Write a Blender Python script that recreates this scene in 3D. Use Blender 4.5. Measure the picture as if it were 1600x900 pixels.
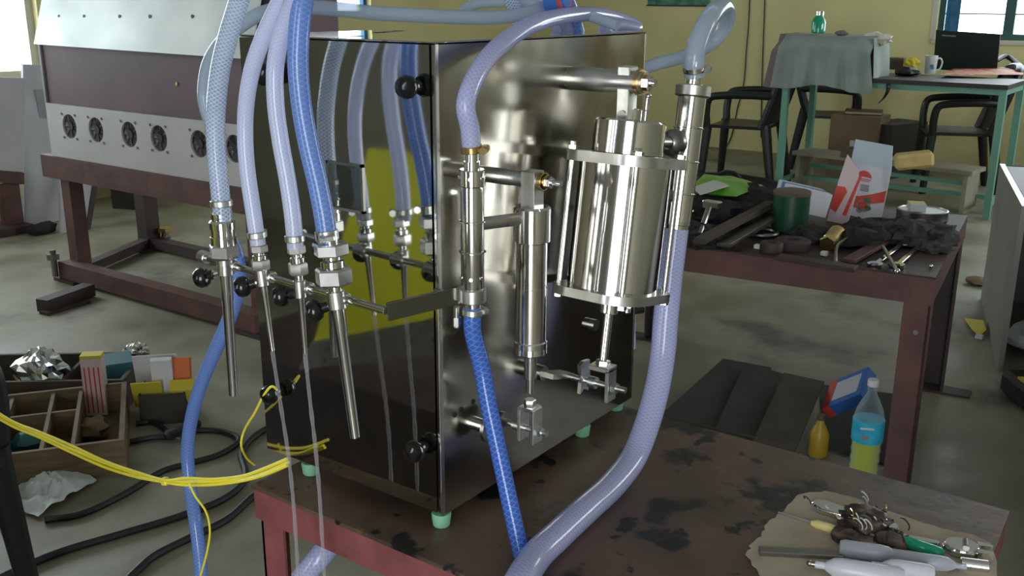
import bpy, bmesh, math, random
from mathutils import Vector as V, Matrix, noise
for o in list(bpy.data.objects): bpy.data.objects.remove(o, do_unlink=True)
random.seed(7)
SC = bpy.context.scene
COL = SC.collection
PI = math.pi
# ---------------------------------------------------------------- camera
FPX = 1562.765                                     # focal length in pixels of the 1600 wide photograph
CAM = V((-0.9853, -0.82765, 0.71364))              # the machine's lower front corner is the origin
YAW, PITCH, ROLL = map(math.radians, (35.6588, 16.2020, 0.3080))
FW = V((math.cos(YAW)*math.cos(PITCH), math.sin(YAW)*math.cos(PITCH), -math.sin(PITCH)))
_r = FW.cross(V((0, 0, 1))).normalized(); _u = _r.cross(FW)
RT = _r*math.cos(ROLL) + _u*math.sin(ROLL); UP = -_r*math.sin(ROLL) + _u*math.cos(ROLL)
cd = bpy.data.cameras.new('camera'); cam = bpy.data.objects.new('camera', cd); COL.objects.link(cam)
cd.sensor_width = 36; cd.lens = FPX/1600*36; cd.clip_start = .02; cd.clip_end = 100
cam.matrix_world = Matrix(((RT.x, UP.x, -FW.x, CAM.x), (RT.y, UP.y, -FW.y, CAM.y), (RT.z, UP.z, -FW.z, CAM.z), (0, 0, 0, 1)))
SC.camera = cam
# ---------------------------------------------------------------- light and exposure
SC.view_settings.view_transform = 'Standard'; SC.view_settings.look = 'None'
SC.view_settings.gamma = 1; SC.view_settings.use_curve_mapping = False
SC.view_settings.exposure = 1.0
SC.cycles.max_bounces = 10; SC.cycles.transparent_max_bounces = 24; SC.cycles.sample_clamp_indirect = 6
W = bpy.data.worlds.new('sky'); SC.world = W; W.use_nodes = True
bg = W.node_tree.nodes['Background']; bg.inputs[0].default_value = (.90, .95, 1, 1); bg.inputs[1].default_value = 4.7
FLOOR = -.72; TOP = -.022; RTOP = -.048            # floor, machine table top, right table top
XB, YL, XF, YR, CEIL = 8.35, 5.85, -3.4, -4.2, 2.5 # the room
def portal(loc, d, sx, sy):
    l = bpy.data.lights.new('daylight', 'AREA'); l.shape = 'RECTANGLE'; l.size = sx; l.size_y = sy; l.cycles.is_portal = True
    o = bpy.data.objects.new('daylight', l); COL.objects.link(o); o.location = loc
    z = -V(d); x = V((0, 0, 1)).cross(z).normalized(); y = z.cross(x)
    o.matrix_world = Matrix(((x.x, y.x, z.x, loc[0]), (x.y, y.y, z.y, loc[1]), (x.z, y.z, z.z, loc[2]), (0, 0, 0, 1)))
WINB = (-1.55, 1.40, .39, 1.75)                    # back wall window: y0 y1 z0 z1
WINL = (-.2, 2.82, .17, 2.0)                     # left wall window: x0 x1 z0 z1
WINS = (5.15, 6.06, .558, 1.9)                      # small window further along the left wall: x0 x1 z0 z1
WINF = (-3.15, -1.30, -.72, 1.9)                   # doorway in the wall behind the photographer: y0 y1 z0 z1
WINN = (.62, 1.0, -.2, 1.9)                        # narrow window beside it
FILLR = (4.2, 7.6, .95, 2.2)                         # unseen opening in the right wall, added to light the back wall: x0 x1 z0 z1
portal((XB+.1, sum(WINB[:2])/2, sum(WINB[2:])/2), (-1, 0, 0), WINB[1]-WINB[0], WINB[3]-WINB[2])
portal((sum(WINL[:2])/2, YL+.1, sum(WINL[2:])/2), (0, -1, 0), WINL[1]-WINL[0], WINL[3]-WINL[2])
portal((sum(WINS[:2])/2, YL+.1, sum(WINS[2:])/2), (0, -1, 0), WINS[1]-WINS[0], WINS[3]-WINS[2])
portal((XF-.1, sum(WINF[:2])/2, sum(WINF[2:])/2), (1, 0, 0), WINF[1]-WINF[0], WINF[3]-WINF[2])
portal((XF-.1, sum(WINN[:2])/2, sum(WINN[2:])/2), (1, 0, 0), WINN[1]-WINN[0], WINN[3]-WINN[2])
portal((sum(FILLR[:2])/2, YR-.1, sum(FILLR[2:])/2), (0, 1, 0), FILLR[1]-FILLR[0], FILLR[3]-FILLR[2])

# ---------------------------------------------------------------- measuring: a point of the photograph on a plane of the room
def ray(x, y): return RT*((x-800)/FPX) - UP*((y-450)/FPX) + FW
def on(x, y, ax, v):
    d = ray(x, y); return CAM + d*((v-CAM[ax])/d[ax])
def X(x, y, v): return on(x, y, 0, v)
def Y(x, y, v): return on(x, y, 1, v)
def Z(x, y, v): return on(x, y, 2, v)
def D(x, y, d): return CAM + ray(x, y)*d
def dep(p): return (V(p)-CAM).dot(FW)
# ---------------------------------------------------------------- materials
MATS = {}
def mat(name, col, rough=.5, metal=0, col2=None, scale=6, lo=.35, hi=.65, bump=0, bscale=None, rough2=None, coat=0, detail=6, emit=0, trans=0, ior=1.45, stretch=None):
    m = bpy.data.materials.new(name); m.use_nodes = True; nt = m.node_tree; N = nt.nodes; L = nt.links
    b = N['Principled BSDF']; b.inputs['Base Color'].default_value = (*col, 1); b.inputs['Roughness'].default_value = rough
    b.inputs['Metallic'].default_value = metal; b.inputs['Coat Weight'].default_value = coat; b.inputs['IOR'].default_value = ior
    b.inputs['Transmission Weight'].default_value = trans
    if col2 or bump or rough2 is not None:
        tc = N.new('ShaderNodeTexCoord'); co = tc.outputs['Object']
        if stretch:
            mp = N.new('ShaderNodeMapping'); mp.inputs['Scale'].default_value = stretch; L.new(co, mp.inputs[0]); co = mp.outputs[0]
        n = N.new('ShaderNodeTexNoise'); n.inputs['Scale'].default_value = scale; n.inputs['Detail'].default_value = detail; L.new(co, n.inputs['Vector'])
        r = N.new('ShaderNodeMapRange'); r.inputs[1].default_value = lo; r.inputs[2].default_value = hi; L.new(n.outputs['Fac'], r.inputs[0])
        if col2:
            mx = N.new('ShaderNodeMix'); mx.data_type = 'RGBA'; mx.inputs[6].default_value = (*col, 1); mx.inputs[7].default_value = (*col2, 1)
            L.new(r.outputs[0], mx.inputs[0]); L.new(mx.outputs[2], b.inputs['Base Color'])
        if rough2 is not None:
            q = N.new('ShaderNodeMapRange'); q.inputs[3].default_value = rough; q.inputs[4].default_value = rough2
            L.new(r.outputs[0], q.inputs[0]); L.new(q.outputs[0], b.inputs['Roughness'])
        if bump:
            n2 = N.new('ShaderNodeTexNoise'); n2.inputs['Scale'].default_value = bscale or scale*4; n2.inputs['Detail'].default_value = 4; L.new(co, n2.inputs['Vector'])
            bp = N.new('ShaderNodeBump'); bp.inputs['Strength'].default_value = bump; bp.inputs['Distance'].default_value = .01
            L.new(n2.outputs['Fac'], bp.inputs['Height']); L.new(bp.outputs[0], b.inputs['Normal'])
    MATS[name] = m; return m
def spots(m, col, scale, lo, hi, rough=None):       # stains with a shape of their own over the base colour
    nt = m.node_tree; N = nt.nodes; L = nt.links; b = N['Principled BSDF']
    tc = N.new('ShaderNodeTexCoord'); n = N.new('ShaderNodeTexNoise'); n.inputs['Scale'].default_value = scale; n.inputs['Detail'].default_value = 4
    L.new(tc.outputs['Object'], n.inputs['Vector'])
    r = N.new('ShaderNodeMapRange'); r.inputs[1].default_value = lo; r.inputs[2].default_value = hi; L.new(n.outputs['Fac'], r.inputs[0])
    mx = N.new('ShaderNodeMix'); mx.data_type = 'RGBA'; mx.inputs[7].default_value = (*col, 1)
    s = b.inputs['Base Color']
    if s.links: L.new(s.links[0].from_socket, mx.inputs[6])
    else: mx.inputs[6].default_value = s.default_value
    L.new(r.outputs[0], mx.inputs[0]); L.new(mx.outputs[2], s)
    return m
def hose_mat(name, tint, braid, clear=.25, k=70, turns=6, width=.72, glow=.35, rough=.16):
    m = bpy.data.materials.new(name); m.use_nodes = True; nt = m.node_tree; N = nt.nodes; L = nt.links
    b = N['Principled BSDF']; out = N['Material Output']
    def M(op, a, c=None):
        n = N.new('ShaderNodeMath'); n.operation = op
        for i, v in ((0, a), (1, c)):
            if v is None: continue
            if hasattr(v, 'node'): L.new(v, n.inputs[i])
            else: n.inputs[i].default_value = v
        return n.outputs[0]
    uv = N.new('ShaderNodeUVMap'); sp = N.new('ShaderNodeSeparateXYZ'); L.new(uv.outputs[0], sp.inputs[0])
    u = M('MULTIPLY', sp.outputs[0], k*2*PI); v = M('MULTIPLY', sp.outputs[1], turns*2*PI)
    a = M('GREATER_THAN', M('SINE', M('ADD', u, v)), width); c = M('GREATER_THAN', M('SINE', M('SUBTRACT', u, v)), width)
    f = M('MAXIMUM', a, c)
    mx = N.new('ShaderNodeMix'); mx.data_type = 'RGBA'; mx.inputs[6].default_value = (*tint, 1); mx.inputs[7].default_value = (*braid, 1); L.new(f, mx.inputs[0])
    L.new(mx.outputs[2], b.inputs['Base Color']); b.inputs['Roughness'].default_value = rough; b.inputs['Coat Weight'].default_value = .6; b.inputs['Coat Roughness'].default_value = .06
    tl = N.new('ShaderNodeBsdfTranslucent'); L.new(mx.outputs[2], tl.inputs[0])
    m1 = N.new('ShaderNodeMixShader'); m1.inputs[0].default_value = glow; L.new(b.outputs[0], m1.inputs[1]); L.new(tl.outputs[0], m1.inputs[2])
    tr = N.new('ShaderNodeBsdfTransparent'); tr.inputs[0].default_value = (*[.5+.5*t for t in tint], 1)
    m2 = N.new('ShaderNodeMixShader'); L.new(m1.outputs[0], m2.inputs[1]); L.new(tr.outputs[0], m2.inputs[2])
    L.new(M('MULTIPLY', M('SUBTRACT', 1.0, f), clear), m2.inputs[0])
    L.new(m2.outputs[0], out.inputs[0]); MATS[name] = m; return m
def clear_mat(name, col, alpha=.25, rough=.08, edge=.6):      # thin clear plastic, water or glass
    m = bpy.data.materials.new(name); m.use_nodes = True; nt = m.node_tree; N = nt.nodes; L = nt.links
    b = N['Principled BSDF']; b.inputs['Base Color'].default_value = (*col, 1); b.inputs['Roughness'].default_value = rough
    tr = N.new('ShaderNodeBsdfTransparent'); tr.inputs[0].default_value = (*[.4+.6*c for c in col], 1)
    fr = N.new('ShaderNodeLayerWeight'); fr.inputs[0].default_value = .35
    mr = N.new('ShaderNodeMapRange'); mr.inputs[3].default_value = alpha; mr.inputs[4].default_value = min(1, alpha+edge); L.new(fr.outputs['Facing'], mr.inputs[0])
    mx = N.new('ShaderNodeMixShader'); L.new(mr.outputs[0], mx.inputs[0]); L.new(tr.outputs[0], mx.inputs[1]); L.new(b.outputs[0], mx.inputs[2])
    L.new(mx.outputs[0], N['Material Output'].inputs[0]); MATS[name] = m; return m
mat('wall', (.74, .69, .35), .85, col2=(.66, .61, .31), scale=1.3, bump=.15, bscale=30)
mat('wall_dim', (.30, .285, .22), .85, col2=(.24, .23, .18), scale=1.3)  # wall paint darkened: shade put into the colour to dim its reflections
mat('wall_right', (.37, .35, .25), .85, col2=(.31, .29, .21), scale=1.3)  # same wall paint toned down, so the steel reflects a dimmer wall
mat('ceiling', (.5, .5, .46), .9, col2=(.42, .42, .4), scale=2)
spots(mat('floor', (.175, .165, .112), .42, col2=(.30, .285, .205), scale=2.4, lo=.38, hi=.62, bump=.25, bscale=14, rough2=.7, detail=9), (.10, .105, .085), 2.3, .57, .72)
mat('mirror', (.60, .60, .57), .035, 1, rough2=.09, scale=5, lo=.4, hi=.8, bump=.012, bscale=5)
mat('steel_side', (.42, .40, .34), .11, 1, rough2=.26, scale=9, lo=.35, hi=.7, bump=.05, bscale=7, col2=(.34, .325, .27))
mat('steel_top', (.62, .62, .58), .05, 1)
mat('steel', (.66, .65, .63), .14, 1)
mat('steel_bright', (.80, .79, .78), .10, 1)
mat('steel_brushed', (.58, .57, .55), .27, 1, rough2=.36, scale=40)
mat('steel_dark', (.30, .29, .27), .3, 1)
mat('zinc', (.66, .68, .66), .35, 1, col2=(.52, .54, .5), scale=60)
mat('steel_arm', (.34, .33, .30), .16, 1)
mat('brass', (.62, .46, .2), .25, 1)
mat('pale_yellow', (.78, .66, .25), .4)
mat('grey_panel', (.27, .28, .245), .5, col2=(.22, .23, .20), scale=3)
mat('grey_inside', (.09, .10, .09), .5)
mat('black_knob', (.006, .006, .007), .2, coat=.3)
mat('black', (.012, .012, .013), .5)
mat('black_plastic', (.012, .014, .014), .38)
mat('rubber_green', (.20, .47, .28), .6)
mat('red_frame', (.27, .085, .085), .5, col2=(.18, .055, .055), scale=12, bump=.2)
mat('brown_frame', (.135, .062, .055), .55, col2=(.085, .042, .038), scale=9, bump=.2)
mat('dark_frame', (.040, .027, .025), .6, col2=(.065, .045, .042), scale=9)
m = mat('rust_top', (.125, .080, .055), .5, col2=(.070, .046, .033), scale=7, bump=.10, bscale=30, rough2=.34)
spots(m, (.22, .13, .045), 13, .64, .72); spots(m, (.010, .010, .010), 7.5, .57, .61); spots(m, (.012, .012, .012), 19, .63, .66)
m = mat('table_top', (.062, .034, .032), .55, col2=(.035, .022, .02), scale=6, bump=.2); spots(m, (.012, .012, .012), 6, .52, .6)
hose_mat('hose_milky', (.76, .80, 1.0), (.80, .84, 1.0), .06, k=170, turns=10, width=.7, glow=.45)
hose_mat('hose_braided', (.56, .66, .82), (.72, .79, .92), .50, k=170, turns=10, width=.74)
hose_mat('hose_blue', (.07, .19, .66), (.17, .32, .82), .04, k=120, turns=5, width=.8)
hose_mat('hose_sky', (.25, .41, .82), (.33, .50, .90), .06, k=140, turns=6, width=.8, glow=.45)
hose_mat('hose_grey', (.54, .63, .74), (.54, .63, .74), .34, k=60, width=1.1)
hose_mat('hose_lilac', (.58, .61, .88), (.66, .69, .93), .12, k=150, turns=10, width=.72, glow=.42)
clear_mat('water', (.8, .8, .82), .10, .08, .4)
clear_mat('glass', (.85, .9, .92), .03)
clear_mat('pane_blue', (.25, .62, .9), .12)
MATS['pane_blue'].node_tree.nodes['Transparent BSDF'].inputs[0].default_value = (.05, .082, .11, 1)
clear_mat('pet', (.75, .85, .85), .05, .06, .45)
clear_mat('acrylic', (.5, .52, .5), .02, .04, .10)
clear_mat('tube_white', (.72, .74, .80), .72, .25)
clear_mat('tube_clear', (.62, .64, .72), .45, .25)
clear_mat('green_clear', (.02, .45, .25), .6)
mat('yellow_cable', (.85, .74, .04), .45)
mat('yellow_board', (.80, .78, .03), .6, col2=(.72, .70, .03), scale=4)
mat('white_panel', (.56, .54, .53), .5, col2=(.47, .46, .45), scale=4, lo=.4, hi=.8)
mat('grey_sheet', (.50, .53, .50), .4, .3, col2=(.42, .45, .42), scale=3, rough2=.5)
mat('maroon', (.15, .095, .105), .6, col2=(.12, .078, .086), scale=3)
mat('fan_dark', (.014, .013, .015), .5)
mat('board_white', (.50, .50, .52), .6, col2=(.42, .42, .45), scale=3)
mat('board_grey', (.30, .31, .31), .6, col2=(.24, .25, .26), scale=3)
mat('wood', (.20, .145, .075), .75, col2=(.13, .092, .05), scale=10, stretch=(1, 1, 8))
mat('wood_dark', (.075, .058, .035), .8, col2=(.05, .04, .025), scale=10)
mat('carton', (.21, .15, .085), .85, col2=(.17, .12, .07), scale=4)
mat('carton_dark', (.055, .05, .04), .85, col2=(.04, .036, .03), scale=4)
mat('cardboard', (.46, .40, .30), .9, col2=(.38, .33, .24), scale=14, bump=.2)
mat('paper_white', (.62, .62, .66), .7)
mat('paper_blue', (.50, .58, .66), .7)
mat('paper_pink', (.62, .50, .50), .7)
mat('print_red', (.60, .07, .05), .6)
mat('print_grey', (.25, .24, .28), .7)
mat('print_green', (.05, .16, .07), .6)
mat('print_blue', (.04, .16, .50), .6)
mat('print_orange', (.62, .14, .03), .6)
mat('print_yellow', (.60, .50, .05), .6)
mat('cyan_label', (.02, .38, .62), .5, col2=(.05, .55, .75), scale=20)
mat('green_pack', (.12, .40, .03), .4, col2=(.20, .42, .06), scale=8)
mat('label_white', (.55, .58, .52), .6)
mat('can_green', (.010, .055, .028), .35)
mat('can_lid', (.10, .075, .045), .7)
mat('juice', (.52, .55, .010), .25)
mat('oil', (.42, .28, .03), .35)
mat('teal', (.03, .13, .16), .6)
mat('foil', (.68, .70, .69), .22, 1)
mat('bag', (.58, .63, .60), .45)
mat('rag', (.035, .034, .033), .95, col2=(.016, .016, .016), scale=30, bump=.5)
mat('rag_grey', (.075, .075, .075), .95, col2=(.03, .03, .03), scale=25, bump=.5)
mat('swarf', (.16, .12, .09), .6, .3, col2=(.015, .015, .015), scale=40)
mat('leather', (.05, .03, .022), .6)
mat('pages', (.5, .4, .25), .8)
mat('cloth', (.30, .345, .315), .9, col2=(.24, .285, .26), scale=5, bump=.25, bscale=60)
mat('cloth_border', (.19, .14, .15), .9)
mat('bag_white', (.6, .6, .5), .5)
mat('desk_green', (.16, .36, .27), .45)
mat('desk_top', (.035, .03, .027), .5)
mat('mug', (.55, .60, .58), .25)
mat('screen_back', (.010, .022, .016), .4)
mat('window_blue', (.01, .13, .27), .5)
mat('window_teal', (.035, .10, .10), .5)
mat('sill', (.62, .60, .50), .7)
mat('sponge', (.62, .47, .20), .85, col2=(.52, .38, .14), scale=12)
mat('plank', (.33, .31, .23), .8, col2=(.26, .24, .17), scale=5)
mat('red_paper', (.45, .06, .04), .6, col2=(.5, .35, .12), scale=22, lo=.52, hi=.58)
mat('poster', (.02, .07, .16), .5, col2=(.1, .35, .12), scale=9)
mat('bottle_green', (.0, .30, .16), .15, coat=.6)
mat('rim_white', (.72, .74, .76), .3, .4)
# ---------------------------------------------------------------- mesh helpers
def wm(o):
    m = o.matrix_basis.copy()
    while o.parent: o = o.parent; m = o.matrix_basis @ m
    return m
def frame_of(a):
    a = V(a).normalized(); h = V((0, 0, 1)) if abs(a.z) < .95 else V((1, 0, 0))
    x = h.cross(a).normalized(); return x, a.cross(x), a
class MB:
    def __init__(s): s.v = []; s.f = []; s.uv = {}; s.mi = []; s.mats = []
    def mesh(s, vs, fs, m=0):
        n = len(s.v); s.v += [V(p) for p in vs]
        for f in fs: s.f.append([n+i for i in f]); s.mi.append(m)
        return s
    def box(s, c, size, rot=None, bev=0, m=0):
        hx, hy, hz = [q/2 for q in size]; c = V(c); R = rot or Matrix.Identity(3)
        if bev <= 0:
            vs = [c + R @ V((x*hx, y*hy, z*hz)) for x in (-1, 1) for y in (-1, 1) for z in (-1, 1)]
            return s.mesh(vs, [(0, 1, 3, 2), (4, 6, 7, 5), (0, 4, 5, 1), (2, 3, 7, 6), (0, 2, 6, 4), (1, 5, 7, 3)], m)
        b = bev; pts = []
        for x in (-1, 1):
            for y in (-1, 1):
                for z in (-1, 1): pts += [(x*hx, y*(hy-b), z*(hz-b)), (x*(hx-b), y*hy, z*(hz-b)), (x*(hx-b), y*(hy-b), z*hz)]
        return s.hull([c + R @ V(p) for p in pts], m)
    def bb(s, a, b, bev=0, m=0):
        a, b = V(a), V(b); return s.box((a+b)/2, [abs(q) for q in (b-a)], None, bev, m)
    def hull(s, pts, m=0):
        bm = bmesh.new()
        for p in pts: bm.verts.new(p)
        bmesh.ops.convex_hull(bm, input=bm.verts, use_existing_faces=False)
        bmesh.ops.dissolve_limit(bm, angle_limit=.01, verts=bm.verts, edges=bm.edges)
        bm.verts.index_update(); s.mesh([v.co.copy() for v in bm.verts], [[v.index for v in f.verts] for f in bm.faces], m); bm.free(); return s
    def lathe(s, p, q, prof, n=24, m=0, sq=None):
        """prof: (t along p->q in metres, radius) list"""
        p, q = V(p), V(q); x, y, a = frame_of(q-p); vs = []; fs = []
        off = PI/n if n <= 8 else 0
        for t, r in prof:
            for i in range(n):
                g = 2*PI*i/n+off; vs.append(p + a*t + (x*math.cos(g)+y*math.sin(g))*max(r, 1e-5))
        k = len(prof)
        for j in range(k-1):
            for i in range(n): fs.append((j*n+i, j*n+(i+1) % n, (j+1)*n+(i+1) % n, (j+1)*n+i))
        fs.append(tuple(range(n))[::-1]); fs.append(tuple((k-1)*n+i for i in range(n)))
        return s.mesh(vs, fs, m)
    def cyl(s, p, q, r, r2=None, n=20, bev=0, m=0):
        L = (V(q)-V(p)).length; r2 = r if r2 is None else r2
        pr = [(0, r), (L, r2)] if not bev else [(0, r-bev), (bev, r), (L-bev, r2), (L, r2-bev)]
        return s.lathe(p, q, pr, n, m)
    def sphere(s, c, r, n=16, sc=(1, 1, 1), m=0):
        c = V(c); vs = []; fs = []; h = n//2
        for j in range(h+1):
            t = PI*j/h
            for i in range(n):
                g = 2*PI*i/n; vs.append(c + V((max(math.sin(t), 1e-4)*math.cos(g)*r*sc[0], max(math.sin(t), 1e-4)*math.sin(g)*r*sc[1], math.cos(t)*r*sc[2])))
        for j in range(h):
            for i in range(n): fs.append((j*n+i, (j+1)*n+i, (j+1)*n+(i+1) % n, j*n+(i+1) % n))
        return s.mesh(vs, fs, m)
    def tube(s, pts, r, n=16, sub=6, cap=True, m=0, smooth=True):
        P = spline(pts, sub) if smooth and len(pts) > 2 else [V(p) for p in pts]
        K = len(P); base = len(s.v); rr = r if callable(r) else (lambda t: r)
        t0 = (P[1]-P[0]).normalized(); x, y, _ = frame_of(t0); ulen = 0; us = []
        for i, p in enumerate(P):
            t = (P[min(i+1, K-1)]-P[max(i-1, 0)]).normalized()
            x = (x - t*x.dot(t)).normalized(); y = t.cross(x)
            if i: ulen += (p-P[i-1]).length
            us.append(ulen); q = rr(i/(K-1))
            for j in range(n):
                g = 2*PI*j/n; s.v.append(p + (x*math.cos(g)+y*math.sin(g))*q)
        for i in range(K-1):
            for j in range(n):
                j2 = (j+1) % n; f = [base+i*n+j, base+i*n+j2, base+(i+1)*n+j2, base+(i+1)*n+j]
                s.uv[len(s.f)] = [(us[i], j/n), (us[i], (j+1)/n), (us[i+1], (j+1)/n), (us[i+1], j/n)]
                s.f.append(f); s.mi.append(m)
        if cap:
            s.f.append([base+j for j in range(n)][::-1]); s.mi.append(m); s.f.append([base+(K-1)*n+j for j in range(n)]); s.mi.append(m)
        return s
    def prism(s, poly, off, m=0):
        n = len(poly); P = [V(p) for p in poly]; off = V(off); vs = P + [p+off for p in P]
        fs = [tuple(range(n))[::-1], tuple(range(n, 2*n))] + [(i, (i+1) % n, n+(i+1) % n, n+i) for i in range(n)]
        return s.mesh(vs, fs, m)
    def bar(s, p, q, w, h, up=(0, 0, 1), bev=0, m=0):
        p, q = V(p), V(q); a = (q-p).normalized(); x = V(up).cross(a).normalized(); z = a.cross(x)
        R = Matrix((a, x, z)).transposed(); return s.box((p+q)/2, ((q-p).length, w, h), R, bev, m)
    def build(s, name, mats, parent=None, ang=35, origin=None, fix=True):
        me = bpy.data.meshes.new(name); o = bpy.data.objects.new(name, me)
        if parent is not None:
            o.parent = parent; inv = wm(parent).inverted(); vs = [inv @ p for p in s.v]
        else:
            if origin is None:
                lo = [min(p[i] for p in s.v) for i in range(3)]; hi = [max(p[i] for p in s.v) for i in range(3)]
                origin = ((lo[0]+hi[0])/2, (lo[1]+hi[1])/2, lo[2])
            origin = V(origin); o.location = origin; vs = [p-origin for p in s.v]
        me.from_pydata(vs, [], s.f)
        if s.uv:
            ul = me.uv_layers.new(name='UVMap')
            for fi, c in s.uv.items():
                for li, u in zip(me.polygons[fi].loop_indices, c): ul.data[li].uv = u
        for q in (mats if isinstance(mats, (list, tuple)) else [mats]): me.materials.append(MATS[q])
        for p, i in zip(me.polygons, s.mi): p.material_index = i
        if fix:
            bm = bmesh.new(); bm.from_mesh(me); bmesh.ops.recalc_face_normals(bm, faces=bm.faces); bm.to_mesh(me); bm.free()
        if ang:
            for p in me.polygons: p.use_smooth = True
            me.set_sharp_from_angle(angle=math.radians(ang))
        COL.objects.link(o); return o
def spline(pts, sub=6):
    P = [V(p) for p in pts]; out = []
    P = [P[0]*2-P[1]] + P + [P[-1]*2-P[-2]]
    for i in range(1, len(P)-2):
        a, b, c, d = P[i-1:i+3]
        for k in range(sub):
            t = k/sub; out.append(.5*((2*b)+(c-a)*t+(2*a-5*b+4*c-d)*t*t+(3*b-a-3*c+d)*t**3))
    out.append(P[-2]); return out
def tag(o, label, cat, group=None, kind=None):
    o['label'] = label; o['category'] = cat
    if group: o['group'] = group
    if kind: o['kind'] = kind
    return o
def empty(name, loc, label, cat, group=None, rz=0):
    o = bpy.data.objects.new(name, None); COL.objects.link(o); o.location = loc; o.rotation_euler.z = rz; o.empty_display_size = .05
    return tag(o, label, cat, group)
def struct(mb, name, mats, parent=None, **k):
    o = mb.build(name, mats, parent, **k)
    if parent is None: o['kind'] = 'structure'
    return o
def copy_tree(o, parent=None):
    c = o.copy(); COL.objects.link(c); c.parent = parent
    for ch in list(o.children): copy_tree(ch, c)
    return c
def lump(c, r, seed=0, n=20, amp=.35, freq=2.2, flat=None):
    """a crumpled closed lump: list for MB.mesh"""
    c = V(c); vs = []; fs = []; h = n//2
    for j in range(h+1):
        t = PI*j/h
        for i in range(n):
            g = 2*PI*i/n; d = V((math.sin(t)*math.cos(g), math.sin(t)*math.sin(g), math.cos(t)))
            k = 1 + amp*noise.noise(d*freq + V((seed*3.1, seed*1.7, seed))) + amp*.5*noise.noise(d*freq*2.6 + V((seed, 0, seed*2.3)))
            p = V((d.x*r[0], d.y*r[1], d.z*r[2]))*k
            if j in (0, h): p = V((0, 0, d.z*r[2]*(1+amp*.2)))
            if flat is not None: p.z = max(p.z, flat-c.z)
            vs.append(c+p)
    for j in range(h):
        for i in range(n): fs.append((j*n+i, (j+1)*n+i, (j+1)*n+(i+1) % n, j*n+(i+1) % n))
    return vs, fs
# ================================================================ the room
struct(MB().bb((XF-.2, YR-.2, FLOOR-.1), (XB+.2, YL+.2, FLOOR)), 'floor', 'floor')
struct(MB().bb((XF-.2, YR-.2, CEIL), (XB+.2, YL+.2, CEIL+.1)), 'ceiling', 'ceiling')
def wall(name, ax, c, t, a0, a1, op, m='wall'):
    """a wall across axis AX at C, thickness T outwards, with one opening (a0 a1 z0 z1)"""
    mb = MB()
    def piece(u0, u1, z0, z1):
        if u1-u0 < .001 or z1-z0 < .001: return
        p, q = [0, 0, z0], [0, 0, z1]; p[ax] = c; q[ax] = c+t; p[1-ax] = u0; q[1-ax] = u1; mb.bb(p, q)
    u = a0
    for o in (op if isinstance(op[0], tuple) else (op,)):
        piece(u, o[0], FLOOR, CEIL); piece(o[0], o[1], FLOOR, o[2]); piece(o[0], o[1], o[3], CEIL); u = o[1]
    piece(u, a1, FLOOR, CEIL)
    return struct(mb, name, m, ang=0)
wall('wall_back', 0, XB, .18, YR-.2, YL+.2, WINB)
wall('wall_left', 1, YL, .18, XF-.2, XB, (WINL, WINS))
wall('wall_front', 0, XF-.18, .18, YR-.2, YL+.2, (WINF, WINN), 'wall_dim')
wall('wall_right', 1, YR-.18, .18, XF, XB, FILLR, 'wall_right')
# window in the back wall: dark teal frame with blue casement and thin grille bars
w = MB(); y0, y1, z0, z1 = WINB; xw = XB+.05
for a, b in (((y0, z0), (y1, z0+.05)), ((y0, z1-.05), (y1, z1)), ((y1-.05, z0+.05), (y1, z1-.05)), ((y0, z0+.05), (y0+.05, z1-.05))): w.bb((xw, a[0], a[1]), (xw+.05, b[0], b[1]))
win1 = struct(w, 'window_1', 'window_teal', ang=0)
for ym in (.84, .16, -.55): MB().bb((xw, ym-.04, z0+.05), (xw+.05, ym+.04, z1-.05)).build('mullion', 'window_teal', win1, ang=0)
for k, (ya, yb) in enumerate(((y1-.05, .88), (.80, .20), (.12, -.51), (-.59, y0+.05))):
    for j in range(5):
        zz = z0+.21+.24*j
        if zz < z1-.07: MB().cyl((xw+.025, ya, zz), (xw+.025, yb, zz), .006, n=6).build('grille_bar', 'window_teal', win1)
    MB().bb((xw+.03, min(ya, yb), z0+.05), (xw+.034, max(ya, yb), z1-.05)).build('pane', 'glass', win1, ang=0)
c = MB(); ya, yb = y1-.06, y1-.17
c.bb((xw-.012, ya-.03, z0+.05), (xw-.002, ya, z1-.05)); c.bb((xw-.012, yb, z0+.05), (xw-.002, yb+.02, z1-.05))
cs = c.build('casement', 'window_blue', win1, ang=0); MB().bb((xw-.009, yb+.02, z0+.05), (xw-.005, ya-.03, z1-.05)).build('casement_pane', 'pane_blue', cs, ang=0)
MB().bb((XB-.02, y0-.04, z0-.035), (XB+.05, y1+.02, z0-.002)).build('sill', 'sill', win1, ang=0)
MB().bb((XB-.004, y1+.001, z0), (XB+.05, y1+.045, z1)).build('reveal', 'sill', win1, ang=0)
# windows in the left wall, blown out by daylight
w = MB(); x0, x1, z0, z1 = WINS; yw = YL+.06
for a, b in (((x0, z0), (x1, z0+.03)), ((x0, z1-.05), (x1, z1)), ((x1-.04, z0+.03), (x1, z1-.05)), ((x0, z0+.03), (x0+.04, z1-.05))): w.bb((a[0], yw, a[1]), (b[0], yw+.05, b[1]))
win3 = struct(w, 'window_3', 'window_blue', ang=0)
MB().bb((x0+.04, yw+.03, z0+.03), (x1-.04, yw+.034, z1-.05)).build('pane', 'glass', win3, ang=0)
w = MB(); x0, x1, z0, z1 = WINL; yw = YL+.06
for a, b in (((x0, z0), (x1, z0+.05)), ((x0, z1-.05), (x1, z1)), ((x1-.05, z0+.05), (x1, z1-.05)), ((x0, z0+.05), (x0+.05, z1-.05))): w.bb((a[0], yw, a[1]), (b[0], yw+.05, b[1]))
win2 = struct(w, 'window_2', 'sill', ang=0)  # frame coloured pale so that it melts into the glare
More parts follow.
